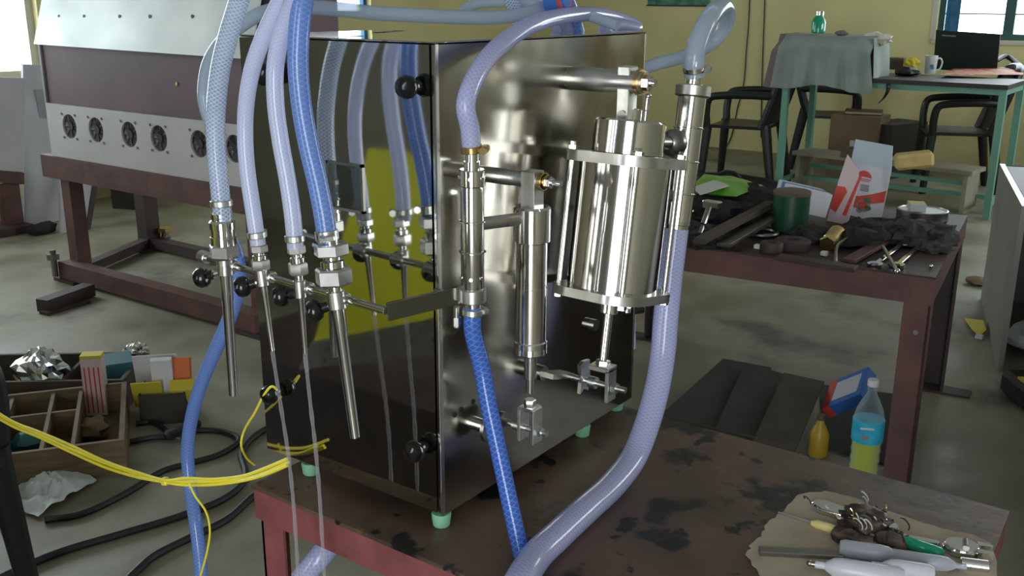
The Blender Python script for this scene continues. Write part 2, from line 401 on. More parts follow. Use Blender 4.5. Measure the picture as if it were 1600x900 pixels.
MB().bb((x0+.05, yw+.03, z0+.05), (x1-.05, yw+.034, z1-.05)).build('pane', 'glass', win2, ang=0)
MB().bb((x0-.03, YL-.03, z0-.035), (x1+.03, YL+.06, z0-.002)).build('sill', 'sill', win2, ang=0)

# ================================================================ the machine's table
def sheet_poly(pts, z): return [V((p[0], p[1], z)) for p in pts]
TA, TB, TC, TD = (-.070, .330), (-.078, -.672), (.546, -.650), (.556, .330)
tbl = empty('work_table', (.25, -.15, FLOOR), 'rusty oil-stained worktable with red frame under the shiny steel machine', 'table')
MB().prism(sheet_poly((TA, TB, TC, TD), TOP-.006), (0, 0, .006)).build('table_top', 'rust_top', tbl, ang=0, )
zr = TOP-.007
def rail(a, b, nm='rail'):
    a, b = V((*a, zr-.025)), V((*b, zr-.025)); d = (b-a).normalized(); n = V((d.y, -d.x, 0))
    MB().bar(a, b, .006, .05).bar(a+n*.022+V((0, 0, .022)), b+n*.022+V((0, 0, .022)), .042, .005).build(nm, 'red_frame', tbl, ang=0)
pa, pb, pc, pd = (-.066, .326), (-.072, -.667), (.541, -.645), (.551, .326)
rail(pb, pa); rail(pc, pb); rail(pd, pc); rail(pa, pd)
for p, sx, sy in ((pa, 1, -1), (pb, 1, 1), (pc, -1, 1), (pd, -1, -1)):
    q = V((p[0]+.004*sx, p[1]+.004*sy, 0))
    MB().bb((q.x, q.y, FLOOR), (q.x+.005*sx, q.y+.05*sy, zr-.005)).bb((q.x, q.y, FLOOR), (q.x+.05*sx, q.y+.005*sy, zr-.005)).build('leg', 'red_frame', tbl, ang=0)

# ================================================================ the filling machine
BW, BD, BH = .3686, .5503, .66
mc = empty('filling_machine', (.27, .18, TOP), 'polished stainless steel liquid filling machine with four nozzles and two dosing cylinders', 'machine')
cab = MB().bb((.004, .002, .002), (BD-.002, BW-.002, BH-.004)).build('cabinet', 'steel_dark', mc, ang=0)
# side skin: a slightly buckled sheet
def skin(o, du, dv, nu, nv, amp, thick):
    vs = []; fs = []; o, du, dv = V(o), V(du), V(dv); nrm = du.cross(dv).normalized()
    for j in range(nv+1):
        for i in range(nu+1):
            u, v = i/nu, j/nv; e = min(1, 6*min(u, 1-u))*min(1, 6*min(v, 1-v))
            q = o+du*u+dv*v; vs.append(q + nrm*(amp*e*(noise.noise(V((u*2.3, v*2.6, 3.3)))+.4*noise.noise(V((u*5, v*6, 1.3))))+thick))
    for j in range(nv):
        for i in range(nu): a = j*(nu+1)+i; fs.append((a, a+1, a+nu+2, a+nu+1))
    n = len(vs); vs += [v - nrm*thick*1.0 for v in vs]
    fs += [tuple(n+i for i in f[::-1]) for f in fs]
    return MB().mesh(vs, fs)
skin((.006, 0, 0), (BD-.006, 0, 0), (0, 0, BH-.004), 24, 28, .0011, .0006).build('side_panel', 'steel_side', cab, ang=60, fix=False)
skin((0, BW, .004), (0, -BW+.008, 0), (0, 0, BH-.008), 8, 12, .00025, .0015).build('front_panel', 'mirror', cab, ang=60, fix=False)
t = MB().bb((.0, 0, BH-.003), (BD, BW, BH), .001); t.build('top_panel', 'steel_top', cab, ang=20)
MB().bb((0, .001, .004), (.004, .0065, BH-.004), .001).build('edge_strip', 'steel_bright', cab, ang=20)
MB().bb((.0, -.0012, .0), (.0055, .0, BH-.003)).build('edge_strip', 'steel_brushed', cab, ang=20)
MB().bb((BD-.004, -.001, .0), (BD, .002, BH-.003)).build('edge_strip', 'steel_dark', cab, ang=20)
sq = MB()                                       # short dark strokes on the lid
for a, b in (((585, 50.5), (598, 50)), ((601, 49.8), (616, 48.6)), ((618, 48.2), (628, 47.6)), ((545, 55.5), (566, 56))):
    p, q = Z(*a, BH+.0004), Z(*b, BH+.0004); sq.bar(p, q, .010, .0004)
sq.build('dark_strokes', 'black', cab, ang=0)
for p in ((-.004, .004), (.012, .283), (.395, -.006), (.50, .30), (.53, .02)):
    q = V((max(p[0], .010), max(p[1], .010), 0))
    MB().lathe((q.x, q.y, TOP), (q.x, q.y, 0), [(0, .0105), (.002, .0125), (.019, .0145), (.0215, .0135)], 20).build('foot', 'rubber_green', mc)
def knob(c, d, r, parent, name='knob', stem=.012):
    c, d = V(c), V(d).normalized(); k = 9
    MB().lathe(c, c+d, [(0, r*.45), (stem*.8, r*.5), (stem, r*.8), (stem+r*.35, r), (stem+r*.8, r), (stem+r*1.15, r*.8), (stem+r*1.35, r*.35), (stem+r*1.38, 0)], 12).build(name, 'black_knob', parent)
for q in ((.034, .099), (.0315, .604), (.334, .112), (.300, .607)): knob((-.0005, q[0], q[1]), (-1, 0, 0), .0155, mc, stem=.010)
# small clear inspection window
P = [X(510, 250, -.002), X(567, 258, -.002), X(566, 334, -.002), X(524, 326, -.002)]
ya, yb, za, zb = P[0].y, P[1].y, P[2].z, P[0].z
fr = MB()
for a, b in (((ya, zb), (yb, zb-.004)), ((ya, za), (yb, za+.004)), ((ya, zb), (ya-.004, za)), ((yb, zb), (yb+.004, za))): fr.bb((-.004, min(a[0], b[0]), min(a[1], b[1])), (0, max(a[0], b[0]), max(a[1], b[1])))
iw = fr.build('inspection_window', 'steel_dark', mc, ang=0)
MB().bb((-.0035, yb+.004, za+.004), (-.0025, ya-.004, zb-.004)).build('clear_cover', 'acrylic', iw, ang=0)
# nozzle bar and its bracket
RX = -.095
ra, rb = X(316, 401, RX), X(603, 486, RX)
nb = MB().cyl(ra, rb, .0052, n=16, bev=.001).build('nozzle_bar', 'steel', mc)
MB().cyl(ra+(ra-rb).normalized()*.004, ra+(rb-ra).normalized()*.012, .0095, n=16, bev=.001).build('end_collar', 'steel_brushed', nb)
SV = V((.010, -.050, 0))                        # axis of the small valve column
def zat(px, py, p): return on(px, py, 1, p[1]).z
bz0, bz1 = zat(738, 447, SV), zat(738, 476, SV)
ba, bb_ = V((RX, rb.y-.002, rb.z-.001)), V((SV.x-.004, SV.y+.014, (bz0+bz1)/2))
MB().bar(ba, bb_, .005, .024, bev=.0006).build('bracket_arm', 'steel_arm', mc, ang=20)
MB().cyl((SV.x-.012, SV.y+.018, bz1-.004), (SV.x-.012, SV.y+.018, bz1-.032), .0045, n=12).cyl((SV.x-.012, SV.y+.018, bz1-.018), (SV.x-.012, SV.y+.018, bz1-.030), .006, n=6).build('bracket_bolt', 'steel', mc)
MB().cyl((SV.x-.016, 0, bz1+.012), (SV.x-.016, SV.y+.02, bz1+.012), .006, n=14).build('bracket_stud', 'steel_dark', mc)

def hex_nut(mb, p, q, r, m=0): 
    L = (V(q)-V(p)).length; return mb.lathe(p, q, [(0, r*.9), (L*.12, r), (L*.88, r), (L, r*.9)], 6, m)
def nozzle(hose_end, top, tip, r_tube, r_tip, thick, tube_top, kn):
    """hose_end, top, tip are photo points on the nozzle's plane"""
    px = RX-.010
    a, tp, b = X(*top, px), X(*tube_top, px), X(*tip, px)
    ax = (b-tp).normalized(); L = (tp-a).length
    up = (a-tp).normalized()
    body = MB().lathe(tp, b, [(0, r_tube), ((b-tp).length*.30, r_tube*.98), ((b-tp).length*.31, r_tube*.9), ((b-tp).length, r_tip)], 20).build('nozzle', 'steel', mc)
    g = MB(); R = .0185 if thick else .0115
    if thick == 1:
        g.cyl(a, a-up*L*.2, R*.8, n=20); g.lathe(a-up*L*.15, a-up*L*.75, [(0, R*.85), (L*.05, R), (L*.2, R), (L*.21, R*.93), (L*.38, R*.93), (L*.39, R), (L*.58, R), (L*.6, R*.9)], 12)
        g.build('hose_tail', 'steel_bright', body)
        hex_nut(MB(), a-up*L*.72, tp-up*.002, R*1.15).build('hex_nut', 'steel_brushed', body)
    else:
        k = 1.25 if thick else 1.1
        g.cyl(a+up*.01, a-up*L*.25, R*.55, n=16); g.cyl(a-up*L*.2, tp, R*.62, n=16); g.lathe(a-up*L*.42, a-up*L*.62, [(0, R*.7), (L*.03, R*.85), (L*.17, R*.85), (L*.2, R*.7)], 20)
        g.build('hose_tail', 'steel_bright', body)
        hex_nut(MB(), a-up*L*.05, a-up*L*.33, R*k).build('hex_nut', 'steel_brushed', body)
        hex_nut(MB(), a-up*L*.60, a-up*L*.98, R*k*1.06).build('hex_nut', 'steel_brushed', body)
    # clamp block that holds the tube on the bar, with its black thumb knob
    t = (rb-ra); s = (tp.y-ra.y)/t.y; rp = ra+t*s; c = tp + ax*((rp.z-tp.z)/ax.z)
    d = t.normalized()
    MB().cyl(rp-d*.012, rp+d*.012, .0085, n=16, bev=.001).cyl(c-ax*.012, c+ax*.012, r_tube+.003, n=16, bev=.001).build('clamp_block', 'steel_brushed', body)
    kp = X(*kn, RX-.020); k0 = rp-V((0, 0, .006)); kd = (kp-k0).normalized()
    MB().cyl(k0, kp, .004, n=10).build('clamp_screw', 'steel', body)
    knob(kp-kd*.012, kd, .0148, body, 'clamp_knob', .010)
    return a
N1 = nozzle(None, (346, 333), (365, 617), .0088, .0066, 1, (351, 400), (322, 432))
N2 = nozzle(None, (404, 380), (426, 548), .0056, .0032, 0, (408, 422), (386, 446))
N3 = nozzle(None, (462, 380), (477, 552), .0056, .0032, 0, (467, 430), (446, 461))
N4 = nozzle(None, (516, 376), (555, 683), .0092, .0068, 2, (523, 446), (499, 483))

# posts, hanger plates and the two dosing cylinders on the side panel
def post(x, z, l, r, name='hanger_post'):
    p = MB(); p.lathe((x, 0, z), (x, -l, z), [(0, r*1.05), (l*.45, r*1.05), (l*.46, r), (l, r)], 24)
    o = p.build(name, 'steel_brushed', mc); return o
# --- small unit
SX, SY = .102, -.080
def zz(px, py): return on(px, py, 1, SY).z
pz = .480; ps = post(SX, pz, .100, .0105)
MB().cyl((SX, -.094, pz), (SX, -.100, pz), .0125, n=20).cyl((SX, -.0995, pz), (SX, -.104, pz), .009, n=16).build('brass_washer', 'brass', ps)
hex_nut(MB(), (SX, -.103, pz), (SX, -.111, pz), .0085).cyl((SX, -.110, pz), (SX, -.126, pz), .004, n=12).build('end_nut', 'steel_bright', ps)
sc = MB(); A = lambda py: (SX, SY, zz(830, py))
zt, zb = zz(830, 322), zz(830, 378)
sc.lathe((SX, SY, zt), (SX, SY, zt-1), [(0, .0225), (.003, .0255), (zt-zb-.002, .0255), (zt-zb, .0225)], 36)
sc2 = zz(830, 530); sc.lathe((SX, SY, zb), (SX, SY, zb-1), [(0, .0215), ((zb-sc2)*.45, .0215), ((zb-sc2)*.452, .0218), (zb-sc2, .0218)], 36)
z3 = zz(830, 551); sc.lathe((SX, SY, sc2), (SX, SY, sc2-1), [(0, .022), (.002, .0235), ((sc2-z3)*.5, .0235), ((sc2-z3)*.52, .0228), (sc2-z3-.002, .0235), (sc2-z3, .021)], 36)
dc = sc.build('small_dosing_cylinder', 'steel_bright', mc); dc['label'] = 'slim polished dosing cylinder'
MB().bb((SX-.012, SY-.011, zz(830, 324)), (SX+.012, SY+.011, pz+.013), .001).build('hanger_plate', 'steel_brushed', dc, ang=20)
z4, z5 = zz(830, 590), zz(830, 612)
MB().cyl((SX, SY, z3), (SX, SY, z4), .009, n=18).cyl((SX, SY, z3-.002), (SX, SY, z5), .006, n=14).build('piston_rod', 'steel', dc)
z6, z7 = zz(828, 640), zz(828, 688)
hex_nut(MB(), (SX, SY, z6+.016), (SX, SY, z6+.006), .009).build('lock_nut', 'steel_brushed', dc)
cl = MB().bb((SX-.012, SY-.014, z7), (SX+.012, SY-.009, z6+.004), .0008).bb((SX-.012, SY+.009, z7), (SX+.012, SY+.014, z6+.004), .0008).bb((SX-.012, SY-.012, z6), (SX+.012, SY+.012, z6+.006), .0008)
cl.build('clevis', 'zinc', dc, ang=20)
zp = (z6+z7)/2-.006
MB().cyl((SX, -.035, zp), (SX, SY-.03, zp), .0045, n=12).cyl((SX, SY-.014, zp), (SX, SY-.022, zp), .008, n=6).cyl((SX, SY+.016, zp), (SX, SY+.028, zp), .0075, n=14).build('pivot_bolt', 'zinc', dc)
cz = on(745, 662, 1, 0).z; cx = on(745, 662, 1, 0).x
ck = MB().cyl((cx, 0, cz), (cx, -.030, cz), .010, n=20, bev=.001).build('crank_shaft', 'steel_bright', mc)
MB().cyl((cx, -.022, cz), (cx, -.028, cz), .022, n=24).bar((cx, -.031, cz), (SX, -.031, zp), .007, .026, up=(0, 1, 0)).cyl((SX, -.027, zp), (SX, -.035, zp), .014, n=20).build('crank_arm', 'steel_dark', ck)
hex_nut(MB(), (SX-.02, -.034, zp-.028), (SX-.02, -.042, zp-.028), .010).build('crank_nut', 'steel_bright', ck)
# --- small valve column beside it
def vz(py): return on(738, py, 1, SV.y).z
def vp(py): return V((SV.x, SV.y, vz(py)))
vc = MB().lathe(vp(290), vp(452), [(0, .0142), (.003, .0152), (vz(290)-vz(452)-.003, .0152), (vz(290)-vz(452), .0142)], 28).build('small_valve_column', 'steel', mc)
MB().cyl(vp(264), vp(291), .0170, n=28, bev=.0015).build('top_collar', 'steel_bright', vc)
MB().cyl(vp(450), vp(472), .0178, n=28, bev=.0015).build('bottom_collar', 'steel_brushed', vc)
for py in (345, 393): MB().lathe(vp(py-1.5), vp(py+1.5), [(0, .0155), (.0008, .0178), (.0022, .0178), (.003, .0155)], 28).build('snap_ring', 'steel_bright', vc)
MB().cyl(vp(232), vp(266), .0085, n=18).cyl(vp(252), vp(266), .0105, n=18).build('hose_barb', 'steel_bright', vc)
MB().cyl(vp(470), vp(505), .0085, n=18).cyl(vp(470), vp(481), .0112, n=18).build('hose_barb', 'steel_bright', vc)
sb = MB()
for py in (277, 433):
    for g in (-150, -95, -215):
        d = V((math.cos(math.radians(g)), math.sin(math.radians(g)), 0)); p = vp(py)+d*(.0165 if py < 300 else .0148); sb.cyl(p, p+d*.002, .0024, n=10)
sb.build('set_screws', 'steel_bright', vc)
MB().cyl(vp(352)+V((.012, -.003, 0)), (SX-.020, SY+.006, vz(352)-.001), .0085, n=18).build('cross_pipe', 'steel_brushed', vc)
# --- large unit: hangs at a slant
LP = V((.314, 0, .597)); pl = post(LP.x, LP.z, .128, .0165)
MB().cyl((LP.x, -.118, LP.z), (LP.x, -.124, LP.z), .019, n=24).cyl((LP.x, -.124, LP.z), (LP.x, -.130, LP.z), .015, n=20).build('brass_washer', 'brass', pl)
hex_nut(MB(), (LP.x, -.129, LP.z), (LP.x, -.139, LP.z), .0115).cyl((LP.x, -.138, LP.z), (LP.x, -.146, LP.z), .0055, n=12).build('end_nut', 'steel_bright', pl)
q0, q1 = on(985, 190, 1, -.1), on(955, 455, 1, -.1); la = (q1-q0).normalized(); LL = (q1-q0).length; s_ = LL/265
def lp(py): return q0 + la*((py-190)*s_)
B = MB().lathe(lp(252), lp(450), [(0, .069), (LL*.7475, .069)], 48)
big = B.build('large_dosing_cylinder', 'steel_bright', mc); big['label'] = 'big polished dosing cylinder with tie rods, hanging at a slant'
MB().lathe(lp(188), lp(240), [(0, .050), (.003, .0535), (52*s_-.001, .0535), (52*s_, .050)], 44).build('top_cap', 'steel_bright', big)
MB().cyl(lp(170), lp(190), .0165, n=24, bev=.002).build('neck_sleeve', 'steel_bright', big)
def square_flange(p, q, r, nm):
    p, q = V(p), V(q); x, y, a = frame_of(q-p); d = (CAM-p); d = (d-a*d.dot(a)).normalized(); e = a.cross(d); pts = []
    for k in range(4):
        g = k*PI/2-.2
        for j in (-.42, -.28, -.14, 0, .14, .28, .42):
            h = g+j; rr = r*(1 if abs(j) < .2 else .985 if abs(j) < .3 else .93); pts.append(p+(d*math.cos(h)+e*math.sin(h))*rr)
    return MB().prism(pts, q-p).build(nm, 'steel_brushed', big, ang=25), d, e
f1, fd, fe = square_flange(lp(240), lp(256), .092, 'top_flange')
f2, _, _ = square_flange(lp(449), lp(463), .089, 'bottom_flange')
for k in range(4):
    g = k*PI/2 - .2; d = (fd*math.cos(g)+fe*math.sin(g))*.0815
    tr = MB().cyl(lp(240)+d, lp(463)+d, .0042, n=12).build('tie_rod', 'steel_bright', big)
    n_ = hex_nut(MB(), lp(233)+d, lp(240)+d, .0085).cyl(lp(228)+d, lp(234)+d, .0045, n=10); n_.build('tie_nut', 'steel_bright', tr); hex_nut(MB(), lp(463)+d, lp(470)+d, .0085).build('tie_nut', 'steel_bright', tr)
MB().cyl(lp(463), lp(490), .0135, n=24, bev=.001).build('rod_gland', 'steel_bright', big)
gd = fd*.030+fe*-.028
hex_nut(MB(), lp(463)+gd, lp(475)+gd, .007).cyl(lp(474)+gd, lp(481)+gd, .004, n=10).build('drain_screw', 'steel_bright', big)
MB().cyl(lp(488), lp(578), .0068, n=16).build('piston_rod', 'steel_bright', big)
MB().cyl(lp(150)+fe*-.022, lp(190)+fe*-.022, .0032, n=10).sphere(lp(149)+fe*-.022, .0045, 10).build('vent_pin', 'steel', big)
e0 = lp(188)
hp = MB().bb((LP.x-.013, -.110, q0.z+.003), (LP.x+.013, -.090, LP.z+.022), .0012).build('hanger_plate', 'zinc', big, ang=20)
MB().cyl((LP.x-.0155, -.1, q0.z+.012), (LP.x-.0125, -.1, q0.z+.012), .007, n=16).build('pin', 'steel_dark', hp)
c0 = lp(580); z8 = c0.z
cl = MB().bb((c0.x-.013, c0.y-.018, z8-.050), (c0.x+.013, c0.y-.012, z8+.002), .001).bb((c0.x-.013, c0.y-.018, z8-.002), (c0.x+.013, c0.y+.018, z8+.006), .001)
cl.build('clevis', 'zinc', big, ang=20)
MB().prism([V((c0.x+a, c0.y+.030, z8+b)) for a, b in ((-.016, .002), (-.006, .006), (.012, .004), (.014, -.022), (.010, -.047), (-.002, -.040), (-.014, -.046), (-.012, -.028), (-.005, -.022), (-.013, -.012))], (0, .006, 0)).build('clevis_plate', 'zinc', big, ang=0)
hex_nut(MB(), lp(566), lp(578), .0115).build('lock_nut', 'steel_brushed', big)
MB().cyl((c0.x, -.045, z8-.027), (c0.x, c0.y-.042, z8-.027), .0048, n=12).cyl((c0.x, c0.y-.019, z8-.027), (c0.x, c0.y-.027, z8-.027), .009, n=6).cyl((c0.x, c0.y+.010, z8-.027), (c0.x, c0.y+.022, z8-.027), .0095, n=14).build('pivot_bolt', 'zinc', big)
ck = MB().cyl((c0.x-.05, 0, z8-.01), (c0.x-.05, -.026, z8-.01), .012, n=20).build('crank_shaft', 'steel_dark', mc)
MB().bar((c0.x-.055, -.032, z8-.01), (c0.x+.006, -.032, z8-.027), .008, .028, up=(0, 1, 0)).build('crank_arm', 'steel_dark', ck)
# --- large valve column
LVY = -.115
v0, v1 = on(1083, 140, 1, LVY), on(1046, 440, 1, LVY); va = (v1-v0).normalized(); vs_ = (v1-v0).length/300
def lv(py): return v0+va*((py-140)*vs_)
col = MB().lathe(lv(150), lv(345), [(0, .0215), (.002, .023), (195*vs_-.002, .023), (195*vs_, .021)], 32).build('large_valve_column', 'steel_bright', mc)
MB().cyl(lv(133), lv(151), .0285, n=32, bev=.002).build('top_collar', 'steel_brushed', col)
MB().cyl(lv(98), lv(134), .0125, n=20, bev=.001).build('hose_barb', 'steel_bright', col)
for py in (198, 250, 300): MB().lathe(lv(py-1.5), lv(py+1.5), [(0, .0232), (.0008, .0248), (.0022, .0248), (.003, .0232)], 32).build('snap_ring', 'steel_bright', col)
bc = lv(222); bt = lp(222); bt = bt+(bc-bt).normalized()*.05
MB().sphere(bc+(bt-bc).normalized()*.040, .0225, 20).cyl(bc, bt, .012, n=18).build('ball_joint', 'steel_dark', col)
MB().cyl(lv(340), lv(375), .0165, n=20).cyl(lv(345), lv(356), .021, n=24, bev=.001).build('hose_barb', 'steel', col)
MB().cyl(lv(300), lv(300)+V((-.06, .02, .0)), .009, n=14).build('cross_pipe', 'steel_dark', col)
MB().cyl((.395, 0, .185), (.395, -.012, .185), .010, n=14).build('blanking_plug', 'steel_dark', mc)
for q in ((.045, .15), (.072, .153), (.03, .147)): MB().cyl((q[0], .001, q[1]), (q[0], -.002, q[1]), .004, n=10).build('screw_hole', 'black', mc)
MB().cyl((BD-.002, .02, .165), (BD+.03, .0, .165), .008, n=12).cyl((BD-.002, .03, .19), (BD+.014, .02, .19), .007, n=12).build('rear_fitting', 'black', mc)
MB().cyl((BD-.05, BW-.002, .14), (BD-.05, BW+.02, .14), .01, n=12).build('rear_gland', 'black', mc)
# ================================================================ hoses and cables
def hose(name, pts, r, m, label, clamps=(), cat='hose', n=18, sub=7, tail=None):
    """pts: points of the run; clamps: (index along the run 0..1, twist)"""
    o = MB().tube(pts, r, n, sub).build(name, m, origin=pts[0]); tag(o, label, cat)
    P = spline(pts, 10); rf_ = r
    for t, tw, cm in clamps:
        r = rf_(t) if callable(rf_) else rf_
        i = min(len(P)-2, int(t*(len(P)-1))); p = P[i]; a = (P[i+1]-p).normalized(); x, y, _ = frame_of(a)
        d = x*math.cos(tw)+y*math.sin(tw); e = a.cross(d); mb = MB()
        mb.lathe(p-a*.0045, p+a*.0045, [(0, r+.0012), (.001, r+.002), (.008, r+.002), (.009, r+.0012)], 22)
        c = p+d*(r+.0055); mb.box(c, (.010, .013, .009), Matrix((d, e, a)).transposed(), .002)
        mb.cyl(c-e*.011, c+e*.004, .0042, n=8).cyl(c-e*.013, c-e*.009, .0055, n=6)
        mb.build('hose_clamp', cm, o)
    return o
px = RX-.010
def run(pts, v): return [X(x, y, v) for x, y in pts]
over = lambda p, dx, dz: [p[-1]+V((.06, .0, .13)), p[-1]+V((.24, .0, .17)), p[-1]+V((.55, 0, -.05+dz)), p[-1]+V((.70+dx, 0, -.40)), V((BD+.09+dx, p[-1].y, .02))]
h = run([(349, 345), (343, 290), (338, 235), (337, 180), (343, 115), (356, 58), (374, 0), (396, -70)], px)
hose('braided_hose', h+over(h, .0, 0), .0132, 'hose_braided', 'clear braided hose with bright rim rising from the leftmost nozzle', [(.045, 2.6, 'zinc')])
h = run([(404, 386), (395, 325), (387, 270), (383, 215), (385, 160), (395, 105), (414, 52), (436, 5), (462, -60)], px)
hose('milky_hose', h+over(h, .05, 0), .0108, 'hose_milky', 'milky white hose rising from the second nozzle from the left', [(.03, 2.4, 'zinc')])
h = run([(462, 388), (457, 335), (449, 280), (439, 225), (431, 165), (430, 105), (441, 50), (457, 5), (476, -60)], px-.004)
hose('milky_hose', h+over(h, .10, 0), .0112, 'hose_milky', 'milky white hose rising from the third nozzle, just left of the blue one', [(.03, 2.4, 'zinc')])
h = run([(513, 385), (506, 335), (496, 285), (483, 230), (472, 170), (466, 110), (467, 55), (473, 0), (486, -70)], px)
hose('blue_hose', h+over(h, .02, .02), .0132, 'hose_sky', 'sky blue herringbone braided hose rising from the rightmost nozzle', [(.035, 2.5, 'zinc'), (.03, -.6, 'zinc')])
# small valve: hose that arches up and lies on the lid, and the blue one that drops to the table
h = [vp(236), vp(200)+V((-.004, 0, 0)), Y(728, 160, -.050), Y(747, 112, -.044), Y(780, 72, -.030), Y(828, 40, .000), Y(875, 26, .045), Y(925, 22, .090), Y(968, 30, .115), Y(994, 44, .112), V((BD+.03, .10, .655)), V((BD+.06, .12, .50)), V((BD+.07, .14, .2))]
hose('lid_hose', h, .0122, 'hose_lilac', 'pale braided hose arching from the slim valve column over the lid', [(.012, .4, 'brass')])
h = [vp(480), vp(520)] + [Y(x, y, v) for x, y, v in ((752, 570, -.055), (763, 630, -.066), (776, 690, -.08), (789, 750, -.096), (802, 810, -.114), (816, 870, -.134), (828, 920, -.155))]
h += [V((-.12, -.19, -.06)), V((-.16, -.22, -.20))]
hose('blue_hose', h, .0118, 'hose_blue', 'deep blue herringbone hose dropping from the slim valve column to the table', [(.02, 2.0, 'zinc')])
# large valve: translucent loop at the top and the thick hose that sweeps down to the table
h = [lv(120), Y(1085, 90, LVY), Y(1092, 62, LVY), Y(1106, 32, LVY), Y(1122, 12, LVY+.01), Y(1134, 12, LVY+.03), Y(1136, 32, LVY+.05), Y(1122, 58, LVY+.07), Y(1098, 76, LVY+.09), Y(1060, 91, LVY+.12), Y(1020, 102, LVY+.15), V((BD+.03, .06, .575)), V((BD+.05, .12, .50))]
hose('loop_hose', h, lambda t: .0165-.005*min(1, max(0, t-.15)*1.6), 'hose_grey', 'translucent hose looping above the tall valve column beside the big cylinder', [(.035, .3, 'steel_bright')])
h = [lv(345), lv(400), lv(440)]
n_ = [(1040, 500), (1036, 550), (1027, 605), (1012, 660), (990, 715), (957, 765), (915, 812), (870, 850), (835, 880)]
for i, (x, y) in enumerate(n_):
    t = (i+1)/len(n_); h.append(Y(x, y, LVY-.055*t**1.3))
for p in h: p.z = max(p.z, TOP+.0215)
h += [h[-1]+V((-.10, -.03, -.004)), h[-1]+V((-.19, -.03, -.10)), h[-1]+V((-.20, .06, -.34)), h[-1]+V((-.10, .16, -.46))]
hose('thick_hose', h, .0208, 'hose_lilac', 'thick pale lilac hose sweeping down from behind the big cylinder to the table', [(.005, .3, 'steel')])
# one hose in two lengths, its light painted in as grey above, blue below
zl = BH+.0125
h = [X(338, 215, .04), X(322, 170, .04), X(319, 140, .04), X(326, 100, .04), X(346, 66, .04), X(376, 40, .04), X(412, 20, .05), X(455, 12, .06), X(510, 13, .10), X(580, 20, .16), X(650, 24, .22), X(720, 27, .28), X(780, 27, .34), X(830, 19, .40), X(862, 6, .45), X(900, -12, .50), X(930, -50, .56)]
hose('lid_hose', h, .0108, 'hose_grey', 'greyish clear hose lying along the back of the lid towards the left', ())
h = [X(722, 16, .46), X(745, 6, .46), X(785, 3, .47), X(830, 5, .48), X(880, 12, .49), X(930, 28, .49), X(965, 40, .49)]
hose('lid_hose', h, .009, 'hose_grey', 'short pale hose curling on the far edge of the lid beside the blue coupling', ())
c = X(870, 4, .42)
cp = MB().lathe(c+V((0, .02, 0)), c+V((0, -.02, .004)), [(0, .012), (.006, .019), (.034, .019), (.04, .012)], 20).build('hose_coupling', 'print_blue'); tag(cp, 'blue coupling with a red band on the hose at the back of the lid', 'coupling')
MB().lathe(c+V((0, -.012, .003)), c+V((0, -.017, .0035)), [(0, .0196), (.005, .0196)], 20).build('red_band', 'print_red', cp)
h = [X(340, 230, .05), X(342, 300, .05), X(355, 360, .05), X(373, 420, .05), X(364, 480, .06), X(342, 535, .07), X(318, 590, .08), X(301, 645, .09), X(293, 700, .09), X(297, 760, .08), X(306, 820, .06), X(313, 880, .05), X(315, 930, .04)]
hose('blue_hose', h, .0125, 'hose_sky', 'slack blue hose hanging to the floor left of the machine behind the yellow cables', ())  # lower length of the lid hose, blue standing in for its light
h = [X(548, 815, .04), X(522, 843, 0), X(498, 872, -.03), X(470, 905, -.05)]
hose('suction_hose', h, .0185, 'hose_lilac', 'pale hose end passing under the front edge of the red framed table', ())
# water running from the two thin nozzles
for pts, l in (([(425, 545), (438, 630), (449, 700), (457, 770), (463, 850), (466, 905)], 'thin stream of water running from the second nozzle from the left'),
               ([(476, 548), (486, 640), (493, 700), (499, 770), (504, 850), (507, 905)], 'thin stream of water running from the third nozzle from the left')):
    P = run(pts, px); o = MB().tube(P, lambda t: .0027+.00025*math.sin(t*61)+.0002*math.sin(t*37), 10, 12).build('water_stream', 'water', origin=P[0]); tag(o, l, 'water')
# yellow control cables
yc = empty('yellow_cable_bundle', X(447, 722, -.02), 'bundle of thin yellow cables running from under the machine to the left', 'cable')
base = [(449, 722), (415, 738), (380, 748), (335, 752), (290, 753), (258, 752), (215, 742), (165, 725), (110, 702), (60, 680), (20, 662), (-30, 632)]
for k, (dx, dy) in enumerate(((0, -5), (0, 4), (3, 0), (-3, -1))):
    P = []
    for i, (x, y) in enumerate(base):
        f = .35 if i in (5,) else 1 + .35*math.sin(i*1.7+k*2)
        P.append(X(x+dx*f, y+dy*f, -.04-.05*min(1, i/5)+(k-1.5)*.003))
    MB().tube(P, .0026, 8, 6).build('cable', 'yellow_cable', yc)
c = X(258, 752, -.09); d = (X(290, 753, -.09)-c).normalized()
MB().bar(c-d*.007, c+d*.007, .011, .013, bev=.002).build('cable_tie', 'yellow_cable', yc)
def cord(name, P, r, m, label, cat='cable'): return tag(MB().tube(P, r, 8, 8).build(name, m, origin=P[0]), label, cat)
cord('yellow_cable', run([(296, 755), (305, 775), (322, 800), (328, 830), (323, 865), (312, 905)], -.095), .0018, 'yellow_cable', 'single yellow wire branching down from the tied bundle')
cord('yellow_cable', [X(433, 609, -.02), X(424, 604, -.03), X(412, 618, -.03), X(398, 645, -.02), X(382, 672, 0), X(377, 695, .0), X(385, 715, .02), X(398, 727, .04)], .002, 'yellow_cable', 'yellow wire looped over the lower left black knob of the machine')
cord('yellow_cable', [X(449, 745, .02), X(450, 800, .02), X(452, 850, .02), X(455, 910, .02)], .0018, 'yellow_cable', 'yellow wire hanging straight down under the red framed table')

